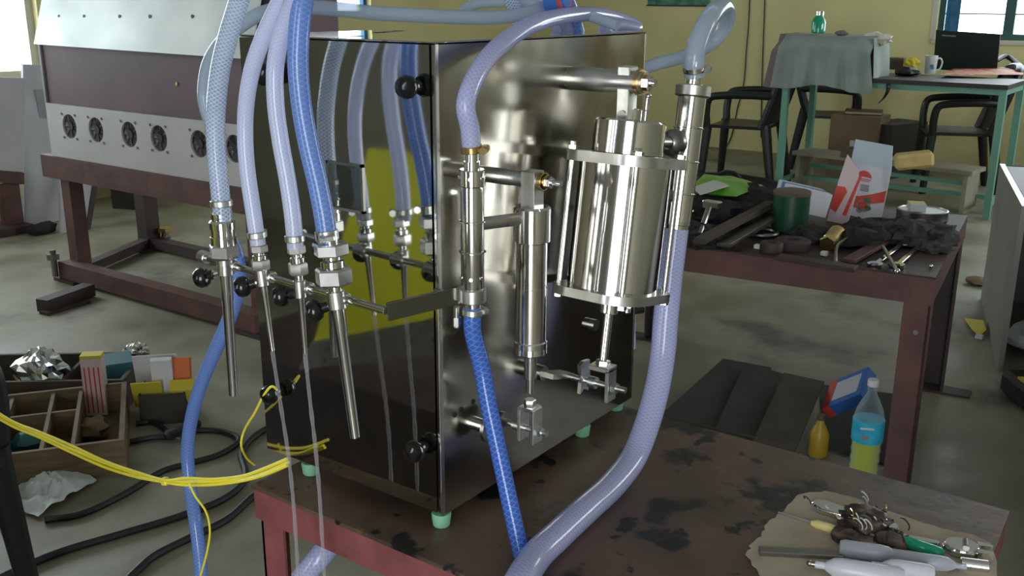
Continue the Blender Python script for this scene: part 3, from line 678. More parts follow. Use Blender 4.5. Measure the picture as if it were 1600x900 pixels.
# ================================================================ tools on the front right corner of the table
def T(x, y, h=0): return Z(x, y, TOP+h)
random.seed(3)
out = [(1165, 868), (1176, 850), (1190, 838), (1195, 822), (1212, 812), (1230, 792), (1247, 776), (1290, 770), (1340, 782), (1375, 798), (1420, 812), (1470, 828), (1520, 838), (1548, 852), (1556, 880), (1562, 930), (1400, 960), (1210, 940), (1185, 898)]
P = []
for i, (x, y) in enumerate(out):
    a, b = T(x, y), T(*out[(i+1) % len(out)])
    for k in range(4): q = a.lerp(b, k/4); j = .0028 if k else .001; P.append(V((q.x+random.uniform(-j, j), q.y+random.uniform(-j, j), TOP+.0008)))
tag(MB().prism(P, (0, 0, .0022)).build('torn_cardboard', 'cardboard', ang=0), 'torn piece of buff cardboard under the hand tools on the table corner', 'cardboard')
h0 = TOP+.0032
def spanner(name, p, q, w, m, label, jaw=.016, adj=False, up=None, group=None):
    p, q = V(p), V(q); a = (q-p).normalized(); n = V((0, 0, 1)); s = n.cross(a).normalized(); th = w*.45
    root = empty(name, (p+q)/2, label, 'spanner', group)
    c = p
    MB().bar(p+a*jaw*.7, q-a*jaw*.5, w, th, bev=th*.25).build('handle', m, root, ang=25)
    # open jaw: a C shaped head
    pts = [(jaw*1.0, -w*.55), (jaw*.35, -jaw*.95), (-jaw*.55, -jaw*1.0), (-jaw*1.05, -jaw*.62), (-jaw*.2, -jaw*.42), (-jaw*.02, 0), (-jaw*.2, jaw*.42), (-jaw*1.05, jaw*.62), (-jaw*.55, jaw*1.0), (jaw*.35, jaw*.95), (jaw*1.0, w*.55)]
    MB().prism([c+a*x+s*y-n*th*.6 for x, y in pts], n*th*1.2).build('open_jaw', m, root, ang=25)
    if adj: MB().cyl(c+a*jaw*.3-s*jaw*.35, c+a*jaw*.3+s*jaw*.35, th*.75, n=14).build('worm_screw', 'steel_dark', root)
    R = jaw*.72; pr = MB(); ring = []
    for k in range(20): g = 2*PI*k/20; ring.append(q+(a*math.cos(g)+s*math.sin(g))*R)
    pr.tube(ring+[ring[0]], th*.6, 8, 1, cap=False, smooth=False); pr.build('ring_end', m, root, ang=40)
    return root
def oval(c, a, sd, L, Wd, z, th, n=20):
    return [c+a*(L*math.cos(2*PI*k/n)*sx)+sd*(Wd*math.sin(2*PI*k/n)*sx)+V((0, 0, z+dz_)) for k in range(n) for sx, dz_ in ((.86, -th/2), (1, -th*.2), (1, th*.2), (.86, th/2))]
def adjustable(label, head, tail, hw, tw, jaw):
    head, tail = V(head), V(tail); a = (head-tail).normalized(); sd = V((-a.y, a.x, 0)).normalized()
    root = empty('adjustable_spanner', (head+tail)/2, label, 'spanner')
    MB().hull(oval(tail, a, sd, tw*1.5, tw, 0, .009)+oval(head-a*hw*1.6, a, sd, tw*.6, tw*.62, 0, .009)).build('handle', 'steel_bright', root, ang=40)
    MB().hull(oval(head, a, sd, hw*1.25, hw, .001, .013)).build('head', 'steel_bright', root, ang=40)
    if jaw:
        for sg in (-1, 1):
            p = head+a*hw*1.0+sd*sg*hw*.52; MB().prism([p-sd*hw*.30-V((0, 0, .006)), p+sd*hw*.30-V((0, 0, .006)), p+a*hw*.95-sd*sg*hw*.05+sd*hw*.12-V((0, 0, .006)), p+a*hw*.95-sd*sg*hw*.05-sd*hw*.20-V((0, 0, .006))], (0, 0, .013)).build('jaw', 'steel_bright', root, ang=25)
        MB().cyl(head+a*hw*.25-sd*hw*.5+V((0, 0, .008)), head+a*hw*.25+sd*hw*.5+V((0, 0, .008)), .0042, n=12).build('worm_screw', 'steel_dark', root)
adjustable('chrome spanner whose wide oval end lies at the upper left of the torn cardboard', T(1388, 826, .010), T(1291, 793, .010), .012, .0155, False)
adjustable('chrome adjustable spanner with open jaws at the far right corner of the table', T(1502, 857, .010), T(1400, 840, .008), .020, .008, True)
def driver(label, tip, a, b, hm, r, sr):
    tip, a, b = V(tip), V(a), V(b); root = empty('screwdriver', (tip+b)/2, label, 'screwdriver'); L = (b-a).length
    MB().lathe(a, b, [(0, r*.6), (L*.1, r*.75), (L*.2, r), (L*.75, r), (L*.93, r*.9), (L, r*.5)], 8).build('handle', hm, root, ang=50)
    MB().cyl(tip, a, sr*.8, sr, n=12).build('shaft', 'steel_bright', root)
driver('small screwdriver with a pale yellow handle on the torn cardboard', T(1216, 801, .005), T(1268, 817, .007), T(1308, 829, .007), 'pale_yellow', .0068, .0024)
driver('screwdriver with a clear green handle beside the oily rag', T(1350, 833, .006), T(1404, 843, .0105), T(1475, 866, .0105), 'green_clear', .0085, .003)
mb = MB(); c = T(1352, 818, .012)
mb.mesh(*lump(c+V((0, 0, .004)), (.030, .036, .017), 5, 22, .5, 2.6, TOP+.004)); mb.mesh(*lump(T(1320, 838, .01), (.018, .02, .011), 8, 16, .5, 2.6, TOP+.004)); mb.mesh(*lump(T(1392, 842, .01), (.018, .022, .013), 9, 16, .5, 2.6, TOP+.004))
tag(mb.build('oily_rag', 'swarf'), 'crumpled oily rag full of metal turnings between the two screwdrivers', 'rag')
random.seed(11); mb = MB()
for k in range(46):
    p = c+V((random.gauss(0, .018), random.gauss(0, .024), .010+random.random()*.006)); g = random.random()*6.3; r = .003+.004*random.random()
    mb.tube([p+V((math.cos(g+i*.9)*r, math.sin(g+i*.9)*r, .002*i-.004+.003*math.sin(i+g))) for i in range(5)], .0011, 5, 2, m=k % 3)
o = mb.build('metal_turnings', ['label_white', 'black', 'brass']); tag(o, 'curly metal turnings strewn over the oily rag', 'turnings', kind='stuff')
tag(MB().bar(T(1186, 861, .006), T(1318, 868, .006), .016, .007, bev=.001).build('flat_bar', 'steel_dark', ang=0), 'dark flat steel bar lying on the torn cardboard beside the white tubes', 'bar')
def ampoule(label, a, b, r, m, tip=None):
    a, b = V(a), V(b); L = (b-a).length; root = empty('plastic_tube', (a+b)/2, label, 'tube')
    MB().lathe(a, b, [(0, r*.3), (.004, r*.55), (.012, r*.9), (.022, r), (L-.006, r), (L, r*.8)], 22).build('tube_body', m, root)
    d = (a-b).normalized(); MB().cyl(a-d*.003, a+d*.012, r*.34, n=14).build('spout', m, root)
    if tip: MB().cyl(a+d*.010, a+d*.018, r*.26, n=12).sphere(a+d*.019, r*.3, 10).build('tip', tip, root)
ampoule('soft white plastic tube with a small metal tip nearest the table edge', T(1288, 884, .014), T(1412, 904, .014), .0138, 'tube_white', 'steel_dark')
ampoule('clear plastic tube lying behind the white tubes, its end pointing left', T(1495, 884, .012), T(1385, 868, .012), .0105, 'tube_clear')
ampoule('violet tinted plastic tube half hidden under the oily rag', T(1402, 868, .015), T(1312, 855, .015), .0115, 'tube_clear')
ampoule('short white plastic tube behind the one with a metal tip', T(1376, 884, .020), T(1458, 897, .016), .0120, 'tube_white')
tag(MB().cyl(T(1500, 880, .010), T(1545, 886, .010), .0085, n=18, bev=.001).build('socket_adaptor', 'steel_bright'), 'short chrome socket beside the adjustable spanner on the table corner', 'socket')
# ================================================================ the second table, right, with its clutter
def R(x, y, h=0): return Z(x, y, RTOP+h)
a, b = R(1462, 434), R(1062, 382.5); e = (b-a).normalized(); f = R(1512, 337)-a; LW, DW = 1.22, f.length; f.normalize()
t2 = empty('steel_table', a+e*LW/2+f*DW/2+V((0, 0, FLOOR-RTOP)), 'brown steel table heaped with tools in the middle right', 'table')
def q2(u, v, z=0): return a+e*u+f*v+V((0, 0, z))
MB().prism([q2(0, 0, -.004), q2(LW, 0, -.004), q2(LW, DW, -.004), q2(0, DW, -.004)], (0, 0, .004)).build('table_top', 'table_top', t2, ang=0)
for p, q in (((0, 0), (LW, 0)), ((0, DW), (LW, DW)), ((0, 0), (0, DW)), ((LW, 0), (LW, DW))):
    c = q2(LW/2, DW/2); p, q = q2(*p), q2(*q); i = (c-(p+q)/2); i.z = 0; i.normalize()
    MB().bar(p+i*.004+V((0, 0, -.045)), q+i*.004+V((0, 0, -.045)), .006, .08).build('apron', 'brown_frame', t2, ang=0)
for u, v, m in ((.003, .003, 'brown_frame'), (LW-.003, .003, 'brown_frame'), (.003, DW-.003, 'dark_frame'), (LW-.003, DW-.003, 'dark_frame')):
    su, sv = (1 if u < 1 else -1), (1 if v < .5 else -1); p = q2(u, v); mb = MB()
    for w_, d_ in ((.075, .007), (.007, .075)):
        c = p+e*su*w_/2+f*sv*d_/2; mb.box(V((c.x, c.y, (FLOOR+RTOP-.006)/2)), (w_, d_, RTOP-.006-FLOOR), Matrix((e, f, V((0, 0, 1)))).transposed())
    lg = mb.build('leg', m, t2, ang=0)
    if sv == -1: c = p+e*.0+f*sv*.05; MB().bar(V((c.x, c.y, FLOOR+.004))+e*.08, V((c.x, c.y, FLOOR+.004))-e*.10, .08, .008).build('foot_plate', 'dark_frame', lg, ang=0)
    if su == 1 and sv == 1: MB().cyl(q2(.035, -.004, -.17), q2(.035, .004, -.17), .008, n=6).build('bolt', 'steel', lg)
dn = math.atan2(e.y, e.x)
def rotz(g): return Matrix.Rotation(g, 3, 'Z')
c = R(1233, 360)
can = empty('tin_can', c, 'dark green tin can with a brown lid on the steel table', 'can')
MB().lathe(c, c+V((0, 0, 1)), [(0, .058), (.004, .061), (.128, .061), (.131, .058)], 32).build('can_body', 'can_green', can)
MB().lathe(c+V((0, 0, .126)), c+V((0, 0, 1)), [(0, .062), (.010, .063), (.013, .060), (.016, .0)], 32).build('can_lid', 'can_lid', can)
# open carton with red print
c0, c1 = R(1317, 333), R(1375, 349); g = (c1-c0); W_ = g.length; g.normalize(); n = V((g.y, -g.x, 0)); n = n if n.x < 0 else -n
ct = empty('open_carton', (c0+c1)/2, 'open white carton with red swoosh print standing on the steel table', 'carton')
up_ = (V((0, 0, 1))-n*.05).normalized(); Hc = .19
def cq(u, v, d=0): return c0+g*u*W_+up_*v+n*d
tilt = g*.004
def cp_(u, v, d=0): return cq(u, v, d)+tilt*(v/Hc)
fp = MB().prism([cp_(0, 0), cp_(1, 0), cp_(1.06, Hc), cp_(.0, Hc)], n*-.002).build('front_panel', 'paper_white', ct, ang=0)
fl = V((0, 0, 1))-n*.02; fl.normalize(); 
MB().prism([cp_(0, Hc), cp_(1.06, Hc), cp_(1.02, Hc)+fl*.085+g*.0, cp_(.06, Hc)+fl*.085], n*-.002).build('top_flap', 'paper_blue', ct, ang=0)
MB().prism([cp_(0, 0), cp_(0, Hc), cp_(0, Hc)-n*.10-V((0, 0, .02)), cp_(0, 0)-n*.11], g*-.002).build('side_panel', 'paper_pink', ct, ang=0)
def decal(poly, m, nm='print'): MB().prism([cp_(u, v*Hc, .0006) for u, v in poly], n*.0004).build(nm, m, fp, ang=0)
decal([(.0, .16), (.0, .40), (.35, .40), (.70, .50), (1.03, .62), (1.02, .40), (.65, .30), (.35, .17)], 'print_red')
decal([(.42+.19*math.cos(t*PI/8), .78+.12*math.sin(t*PI/8)) for t in range(9)], 'print_red')
for k in range(3): decal([(.26, .745-.022*k), (.60-.02*k, .755-.022*k), (.60-.02*k, .743-.022*k), (.26, .733-.022*k)], 'print_red')
for k in range(5): decal([(.36, .635-.027*k), (.58, .645-.027*k), (.58, .625-.027*k), (.36, .615-.027*k)], 'print_grey')
for cx_, cy_, r1, m in ((.52, .24, .18, 'print_grey'), (.50, .25, .13, 'print_red'), (.60, .36, .09, 'print_green'), (.42, .14, .08, 'print_grey'), (.64, .22, .08, 'print_green')):
    d_ = .0012 if m != 'print_grey' else .0009
    MB().prism([cp_(cx_+r1*math.cos(k*PI/8), (cy_+r1*.62*math.sin(k*PI/8))*Hc, d_) for k in range(16)], n*.0004).build('print', m, fp, ang=0)
# its torn off flap, standing to the left
s0 = R(1292, 345)
tf = empty('carton_flap', s0, 'folded white and red carton piece leaning left of the open carton', 'carton')
s1 = s0+g*.085-n*.02
def sp_(u, v): return s0.lerp(s1, u)+V((0, 0, 1))*v-n*.05*v/.2
MB().prism([sp_(0, 0), sp_(.95, 0), sp_(.95, .13), sp_(.75, .19), sp_(.05, .235), sp_(0, .15)], n*-.003).build('panel', 'paper_pink', tf, ang=0)
MB().prism([sp_(-.02, .045)+n*.001, sp_(.30, .035)+n*.001, sp_(.55, .11)+n*.001, sp_(.40, .125)+n*.001, sp_(.0, .125)+n*.001], n*.0006).build('print', 'print_red', tf, ang=0)
MB().prism([sp_(.62, .03)+n*.001, sp_(.80, .03)+n*.001, sp_(1.0, .17)+n*.001, sp_(.90, .18)+n*.001], n*.0006).build('print', 'print_red', tf, ang=0)
# white and blue packet, green cushion pack
c = R(1250, 347, .0); bx = empty('small_carton', c, 'small white carton with a blue edge behind the dark green can', 'carton')
Rm = Matrix.Rotation(dn+.55, 3, 'Z') @ Matrix.Rotation(-.22, 3, 'Y')
MB().box(c+V((0, 0, .085)), (.16, .12, .085), Rm, .002).build('carton_body', 'paper_white', bx, ang=0)
MB().box(c+V((0, 0, .085)), (.161, .035, .0855), Rm, .001).build('blue_band', 'print_blue', bx, ang=0)
def cushion(name, pts, z, th, m, label, cat, nn=14):
    """pillow pack over a quadrilateral of table points"""
    A, B, C_, D_ = pts; vs = []; fs = []
    for top in (1, 0):
        for j in range(nn+1):
            for i in range(nn+1):
                u, v = i/nn, j/nn; p = A.lerp(B, u).lerp(D_.lerp(C_, u), v); k = (math.sin(PI*u)*math.sin(PI*v))**.5 if 0 < u < 1 and 0 < v < 1 else 0
                vs.append(V((p.x, p.y, z+th*.5+(th*.5*k*(1+.5*noise.noise(V((u*4, v*4, 2)))) if top else -th*.45*k)+.001*top)))
    s = (nn+1)**2
    for top in (0, 1):
        for j in range(nn):
            for i in range(nn): q = top*s+j*(nn+1)+i; fs.append((q, q+1, q+nn+2, q+nn+1))
    edge = [i for i in range(nn+1)]+[j*(nn+1)+nn for j in range(1, nn+1)]+[nn*(nn+1)+i for i in range(nn-1, -1, -1)]+[j*(nn+1) for j in range(nn-1, 0, -1)]
    for i in range(len(edge)): p, q = edge[i], edge[(i+1) % len(edge)]; fs.append((p, q, s+q, s+p))
    return tag(MB().mesh(vs, fs).build(name, m), label, cat)
zg = RTOP+.085
gp = cushion('green_packet', [Z(1072, 306, zg), Z(1150, 314, zg), Z(1192, 296, zg), Z(1100, 278, zg)], zg-.01, .05, 'green_pack', 'shiny green plastic packet with a white label on the tool heap', 'packet')
MB().prism([Z(x, y, zg+.038) for x, y in ((1082, 293), (1094, 305), (1140, 291), (1118, 281))], (0, 0, .0015)).build('label', 'label_white', gp, ang=0)
# heap of rags and tools
def heap(label, name, cs, m, seed, cat='rag'):
    mb = MB()
    for k, (x, y, rx, ry, rz) in enumerate(cs):
        c = R(x, y, rz*.55); mb.mesh(*lump(c, (rx, ry, rz), seed+k*3, 20, .55, 2.4, RTOP+.001))
    return tag(mb.build(name, m), label, cat)
heap('black oily rag heaped under the green packet at the left of the steel table', 'oily_rag', [(1120, 330, .14, .16, .055), (1160, 318, .12, .14, .07), (1095, 372, .09, .07, .045)], 'rag', 1)
heap('black greasy cloth lying in front of the open carton', 'oily_rag', [(1345, 368, .10, .09, .045), (1385, 362, .08, .08, .04), (1270, 368, .06, .07, .03)], 'rag', 30)
heap('dark grey fluffy rag at the right end of the steel table beside the tin lid', 'grey_rag', [(1425, 366, .10, .085, .045), (1462, 370, .085, .07, .04), (1462, 386, .06, .05, .02)], 'rag_grey', 60)
def flat(label, p, q, w, t_, m, cat='bar', name='steel_bar'): return tag(MB().bar(p, q, w, t_, bev=t_*.12).build(name, m, ang=0), label, cat)
flat('long brown steel bar slanting over the rag heap at the left of the steel table', R(1092, 377, .055), R(1205, 318, .075), .035, .02, 'wood_dark')
flat('flat dark steel bar lying under the slanting one at the left of the steel table', R(1130, 383, .03), R(1215, 335, .045), .045, .012, 'steel_dark')
flat('rusty flat bar running from the front edge towards the tin lid', R(1326, 408, .010), R(1425, 352, .016), .04, .012, 'brown_frame')
flat('long dark flat bar lying along the front edge of the steel table', R(1215, 401, .008), R(1338, 420, .008), .05, .012, 'dark_frame')
c = R(1095, 340, .075)
hm = empty('hammer', c, 'small hammer with a grey head standing in the rag heap under the green packet', 'hammer')
MB().bar(R(1093, 368, .05), R(1108, 325, .09), .018, .018, bev=.004).build('handle', 'steel_dark', hm); MB().bar(R(1100, 318, .10), R(1126, 322, .10), .03, .028, bev=.004).build('head', 'steel', hm, ang=20)
for x, y, hh, r, l in ((1082, 335, .06, .016, 'small steel pipe fitting at the far left end of the steel table, upper one'), (1072, 360, .03, .02, 'steel pipe fitting at the far left end of the steel table, lower one')):
    p = R(x, y, hh); o = empty('pipe_fitting', p, l, 'fitting'); MB().cyl(p, p+e*.03+V((0, 0, .01)), r, n=16, bev=.002).build('sleeve', 'brass', o); hex_nut(MB(), p+e*.028+V((0, 0, .009)), p+e*.045+V((0, 0, .013)), r*1.15).build('hex_nut', 'steel', o)
p = R(1296, 378, .024); o = empty('brass_fitting', p, 'brass hose fitting lying on the rags in front of the open carton', 'fitting')
MB().cyl(p, p+V((.075, .0, .018)), .026, n=20, bev=.003).build('sleeve', 'brass', o); hex_nut(MB(), p+V((-.022, 0, -.004)), p, .028).build('hex_nut', 'brass', o)
ring = [R(1188, 363, .008)+V((math.cos(k*PI/12)*.055, math.sin(k*PI/12)*.055, 0)) for k in range(25)]
tag(MB().tube(ring, .008, 8, 1, cap=False, smooth=False).build('steel_ring', 'steel_dark'), 'dark steel ring lying in front of the green can', 'ring')
for x, y, r, l in ((1238, 388, .055, 'dark round steel disc in front of the green can'), (1205, 393, .035, 'smaller dark steel disc left of the larger one at the table front')):
    p = R(x, y); tag(MB().lathe(p, p+V((0, 0, 1)), [(0, r), (.004, r*1.03), (.026, r*1.03), (.03, r*.95), (.031, r*.4), (.022, r*.38)], 24).build('steel_disc', 'dark_frame'), l, 'disc')
p = R(1440, 342); o = empty('round_tin', p, 'round dark tin lid with a pale inside at the back right of the steel table', 'lid')
MB().lathe(p, p+V((0, 0, 1)), [(0, .082), (.003, .088), (.034, .088), (.036, .083), (.030, .081)], 32).build('rim', 'steel_dark', o); MB().lathe(p+V((0, 0, .031)), p+V((0, 0, 1)), [(0, .081), (.001, .081)], 32).build('inside', 'bag', o)
p = R(1440, 342)+V((-.03, .015, .063)); o = empty('matchbox', p, 'small white and yellow matchbox resting on the round tin lid', 'box')
MB().box(p-V((0, 0, .014)), (.055, .072, .026), rotz(dn+.3), .001).build('tray', 'paper_white', o, ang=0); MB().box(p-V((0, 0, .0005)), (.054, .045, .002), rotz(dn+.3)).build('label', 'print_yellow', o, ang=0)
spanner('spanner', R(1402, 414, .008), R(1440, 381, .012), .016, 'steel_bright', 'chrome combination spanner lying nearer the right table end', .022)
spanner('spanner', R(1368, 413, .008), R(1410, 381, .012), .016, 'steel_bright', 'chrome combination spanner left of the other one, beside the rusty bar', .022)
tag(MB().cyl(R(1402, 424, .012), R(1380, 386, .03), .006, n=10).sphere(R(1402, 424, .012), .009, 10).build('steel_pin', 'steel'), 'thin steel pin with a ball end lying across the spanners', 'pin')
for x, y, l in ((1288, 396, 'tiny white cube at the front of the steel table right of the dark discs'), (1184, 385, 'tiny pale green chip at the front of the steel table left of the dark discs')):
    tag(MB().box(R(x, y, .008), (.02, .02, .014), None, .002).build('plastic_chip', 'label_white', ang=0), l, 'chip')
p = R(1310, 392, .02); tag(MB().tube([R(1306, 410, .012), R(1308, 385, .02), R(1325, 372, .03), R(1338, 366, .03)], .006, 8).build('hex_key', 'steel_dark'), 'bent dark hex key beside the brass hose fitting', 'key')
for x, y, l in ((1419, 398, 'small shiny ball bearing right of the spanners on the table'), (1455, 416, 'tiny steel nut near the front right corner of the steel table')):
    tag(MB().sphere(R(x, y, .006), .006, 10).build('ball_bearing', 'steel_bright'), l, 'bearing')
# ================================================================ on the floor under and beside the second table
def F(x, y, h=0): return Z(x, y, FLOOR+h)
for k, (pts, z, m, l) in enumerate(((((1030, 650), (1130, 560), (1205, 574), (1120, 668)), .012, 'carton_dark', 'dark rubber sheet on the floor, nearest the thick lilac hose'),
                        (((1118, 668), (1165, 566), (1245, 590), (1215, 690)), .040, 'carton_dark', 'dark sheet on the floor overlapping the one by the lilac hose'),
                        (((1176, 690), (1225, 582), (1288, 596), (1242, 704)), .075, 'wood_dark', 'dark board on the floor behind the orange bottle'),
                        (((1290, 700), (1280, 600), (1420, 618), (1405, 730)), .006, 'carton_dark', 'flat dark sheet on the floor under the clear bottle'))):
    P = [F(x, y, z+(.03 if i in (1, 2) and k < 3 else 0)) for i, (x, y) in enumerate(pts)]
    tag(MB().prism(P, (0, 0, -.008)).build('floor_sheet', m, ang=0), l, 'sheet')
c = F(1347, 752)
bt = empty('water_bottle', c, 'clear plastic bottle with blue label and yellow liquid under the steel table', 'bottle')
bp = [(0, .030), (.004, .040), (.02, .044), (.035, .041), (.05, .0445), (.065, .041), (.08, .0445), (.095, .041), (.11, .0445), (.125, .042), (.140, .045), (.20, .046), (.215, .045), (.245, .038), (.275, .024), (.292, .0145), (.305, .0135), (.310, .0155), (.314, .0135), (.322, .0135)]
MB().lathe(c, c+V((0, 0, 1)), bp, 32).build('bottle_body', 'pet', bt, ang=60)
MB().lathe(c+V((0, 0, .001)), c+V((0, 0, 1)), [(t, r*.955) for t, r in bp if t <= .125]+[(.152, .0425)], 32).build('liquid', 'juice', bt, ang=60)
MB().lathe(c+V((0, 0, .142)), c+V((0, 0, 1)), [(0, .0462), (.001, .0468), (.068, .0472), (.069, .0465)], 32).build('label', 'cyan_label', bt)
lb = bt.children[-1]
d = (CAM-c); d.z = 0; d.normalize(); s = V((-d.y, d.x, 0))
MB().prism([c+d*.0472+s*u+V((0, 0, v)) for u, v in ((-.018, .160), (-.006, .156), (.006, .162), (.004, .176), (-.004, .170), (-.014, .178))], d*.001).build('print', 'print_grey', lb, ang=0)
MB().prism([c+d*.0472+s*u+V((0, 0, v)) for u, v in ((-.022, .190), (.018, .194), (.018, .200), (-.022, .197))], d*.001).build('print', 'paper_white', lb, ang=0)
MB().cyl(c+V((0, 0, .316)), c+V((0, 0, .338)), .0165, n=24, bev=.002).build('cap', 'paper_white', bt)
c = F(1277, 712); ob = empty('oil_bottle', c, 'small amber oil bottle standing in the dark under the steel table', 'bottle')
MB().lathe(c, c+V((0, 0, 1)), [(0, .026), (.006, .032), (.075, .032), (.10, .022), (.118, .012), (.13, .011)], 24).build('bottle_body', 'oil', ob, ang=50); MB().cyl(c+V((0, 0, .128)), c+V((0, 0, .145)), .013, n=16).build('cap', 'can_lid', ob)
c = F(1322, 660); o = empty('printed_carton', c, 'flattish blue, white and red carton propped behind the clear bottle', 'carton')
Rm = Matrix.Rotation(dn-.25, 3, 'Z') @ Matrix.Rotation(.62, 3, 'Y') @ Matrix.Rotation(-.45, 3, 'X')
q = c+V((0, 0, .115))
MB().box(q, (.16, .15, .045), Rm, .002).build('carton_body', 'print_blue', o, ang=0)
MB().box(q+Rm@V((-.006, 0, 0)), (.105, .10, .046), Rm).build('label', 'paper_white', o, ang=0); MB().box(q+Rm@V((.066, .0, 0)), (.032, .151, .0458), Rm).build('red_band', 'print_red', o, ang=0)
P = [F(x, y, h) for x, y, h in ((1506, 497, .008), (1536, 500, .03), (1541, 515, .03), (1530, 526, .010), (1518, 514, .02))]
o = empty('yellow_wrapper', P[4], 'crumpled yellow wrapper on the floor left of the grey steel cabinet', 'wrapper')
MB().mesh(P[:4]+[P[4]], [(0, 1, 4), (1, 2, 4), (2, 3, 4), (3, 0, 4)]).build('wrapper_sheet', 'print_yellow', o, ang=0, fix=False); MB().box(P[3], (.03, .03, .014)).build('white_end', 'paper_white', o, ang=0)
tag(MB().mesh(*lump(F(1528, 438, .02), (.06, .06, .02), 4, 14, .4, 2, FLOOR+.001)).build('dry_leaf', 'carton'), 'small brown scrap on the floor behind the yellow wrapper', 'scrap')
# open fronted grey steel cabinet at the right edge
a = F(1558, 580); zt_ = X(1599, 323, a.x).z; zt_ = CAM.z + (ray(1599, 323)*((a.x-CAM.x)/ray(1599, 323).x)).z
b = Z(1562, 257, zt_); ef = (b-V((a.x, a.y, zt_))); ef.z = 0; dl = ef.length; ef.normalize(); es = V((ef.y, -ef.x, 0)); es = es if es.y < 0 else -es
gc = empty('steel_cabinet_shell', a+ef*dl/2+es*.35, 'open fronted grey sheet steel cabinet at the right edge of the picture', 'cabinet')
def gq(u, v, z): return V((a.x, a.y, z))+ef*u+es*v
MB().prism([gq(0, 0, FLOOR), gq(dl, 0, FLOOR), gq(dl, 0, zt_), gq(0, 0, zt_)], es*.003).build('side_panel', 'grey_panel', gc, ang=0)
MB().prism([gq(0, .70, FLOOR), gq(dl, .70, FLOOR), gq(dl, .70, zt_), gq(0, .70, zt_)], es*.003).build('side_panel', 'grey_panel', gc, ang=0)
MB().prism([gq(dl, 0, FLOOR), gq(dl, .70, FLOOR), gq(dl, .70, zt_), gq(dl, 0, zt_)], -ef*.003).build('back_panel', 'grey_inside', gc, ang=0)
MB().prism([gq(0, .03, zt_-.008), gq(dl, .03, zt_-.008), gq(dl, .70, zt_-.008), gq(0, .70, zt_-.008)], (0, 0, .004)).build('top_panel', 'grey_inside', gc, ang=0)
MB().prism([gq(0, 0, zt_), gq(dl, 0, zt_), gq(dl, .022, zt_), gq(0, .022, zt_)], (0, 0, .004)).build('flange', 'rim_white', gc, ang=0)
MB().prism([gq(0, .003, FLOOR), gq(.0, .003, zt_), gq(0, .02, zt_), gq(0, .02, FLOOR)], ef*.003).build('front_flange', 'grey_panel', gc, ang=0)
c = F(1600, 560); tag(MB().mesh(*lump(gq(.28, .20, FLOOR+.075), (.13, .15, .078), 21, 20, .2, 2, FLOOR+.001)).build('clear_bag', 'bag'), 'pale plastic bag lying inside the grey steel cabinet', 'bag')
c = F(1592, 632); o = empty('power_tool', c, 'dark power tool lying on the floor at the right edge', 'tool'); MB().box(c+V((.03, -.02, .05)), (.22, .12, .095), rotz(.6), .02).build('tool_body', 'black', o); MB().box(c+V((0, -.02, .101)), (.05, .06, .008), rotz(.6)).build('yellow_sticker', 'print_yellow', o)

# ================================================================ left: the long machine on its maroon stand
CX = 1.775
stand_l = X(70, 250, CX).y; y_l = X(81, 243, CX).y; BDEP = .54; y_r = X(528, 26, CX+BDEP).y; zf0, zf1 = X(81, 258, CX).z, X(81, 243, CX).z
zs = X(69, 160, CX).z; zb_ = X(60, 69, CX).z; zf0 = zf1-.115; CDEP = .74
om = empty('long_fan_cabinet', (CX+CDEP/2, (y_l+y_r)/2, FLOOR), 'long cabinet with a row of fan openings on a maroon stand at the left', 'machine')
MB().bb((CX+.01, y_r, zf1), (CX+BDEP, y_l-.01, zb_)).build('body', 'maroon', om, ang=0)
MB().bb((CX+.16, y_r, zb_), (CX+BDEP, y_l-.01, zb_+.33)).build('hood', 'maroon', om, ang=0)
# white strip with the round openings cut through it
fans = [(109, 200, 12.5), (150, 204, 13), (202, 212, 14), (248, 215, 15), (311, 223, 15), (366, 230, 15)]
FC = []
for x, y, r in fans:
    p = X(x, y, CX); FC.append((p.y, p.z))
dy = (FC[0][0]-FC[3][0])/3; zc = sum(q[1] for q in FC)/len(FC)
ys = sorted([q[0] for q in FC]); ys = [ys[0]-dy*1.05*k for k in range(3, 0, -1)]+ys; ys = [q for q in ys if q > y_r+.09]
rf = .060
def holed(y0, y1, z0, z1, yc, zc, r, n=32):
    vs = []; fs = []
    for i in range(n):
        g = 2*PI*i/n; c, s = math.cos(g), math.sin(g); k = min(((y1-yc)/c if c > 0 else (y0-yc)/c) if abs(c) > 1e-6 else 9, ((z1-zc)/s if s > 0 else (z0-zc)/s) if abs(s) > 1e-6 else 9)
        vs += [(CX, yc+r*c, zc+r*s), (CX, yc+k*c, zc+k*s), (CX+.010, yc+r*c, zc+r*s), (CX+.010, yc+k*c, zc+k*s)]
    for i in range(n):
        a, b = 4*i, 4*((i+1) % n); fs += [(a, a+1, b+1, b), (a, b, b+2, a+2), (a+2, b+2, b+3, a+3)]
    # corners
    for cy, cz in ((y0, z0), (y0, z1), (y1, z0), (y1, z1)):
        g = math.atan2(cz-zc, cy-yc) % (2*PI); i = int(g/(2*PI)*n) % n; q = len(vs); vs.append((CX, cy, cz)); fs.append((4*i+1, q, 4*((i+1) % n)+1))
    return vs, fs
mb = MB(); cuts = [y_r]+[(ys[i]+ys[i+1])/2 for i in range(len(ys)-1)]+[y_l]
for i, yc in enumerate(ys): mb.mesh(*holed(cuts[i], cuts[i+1], zf1, zs, yc, zc, rf))
mb.build('fan_panel', 'white_panel', om, ang=0)
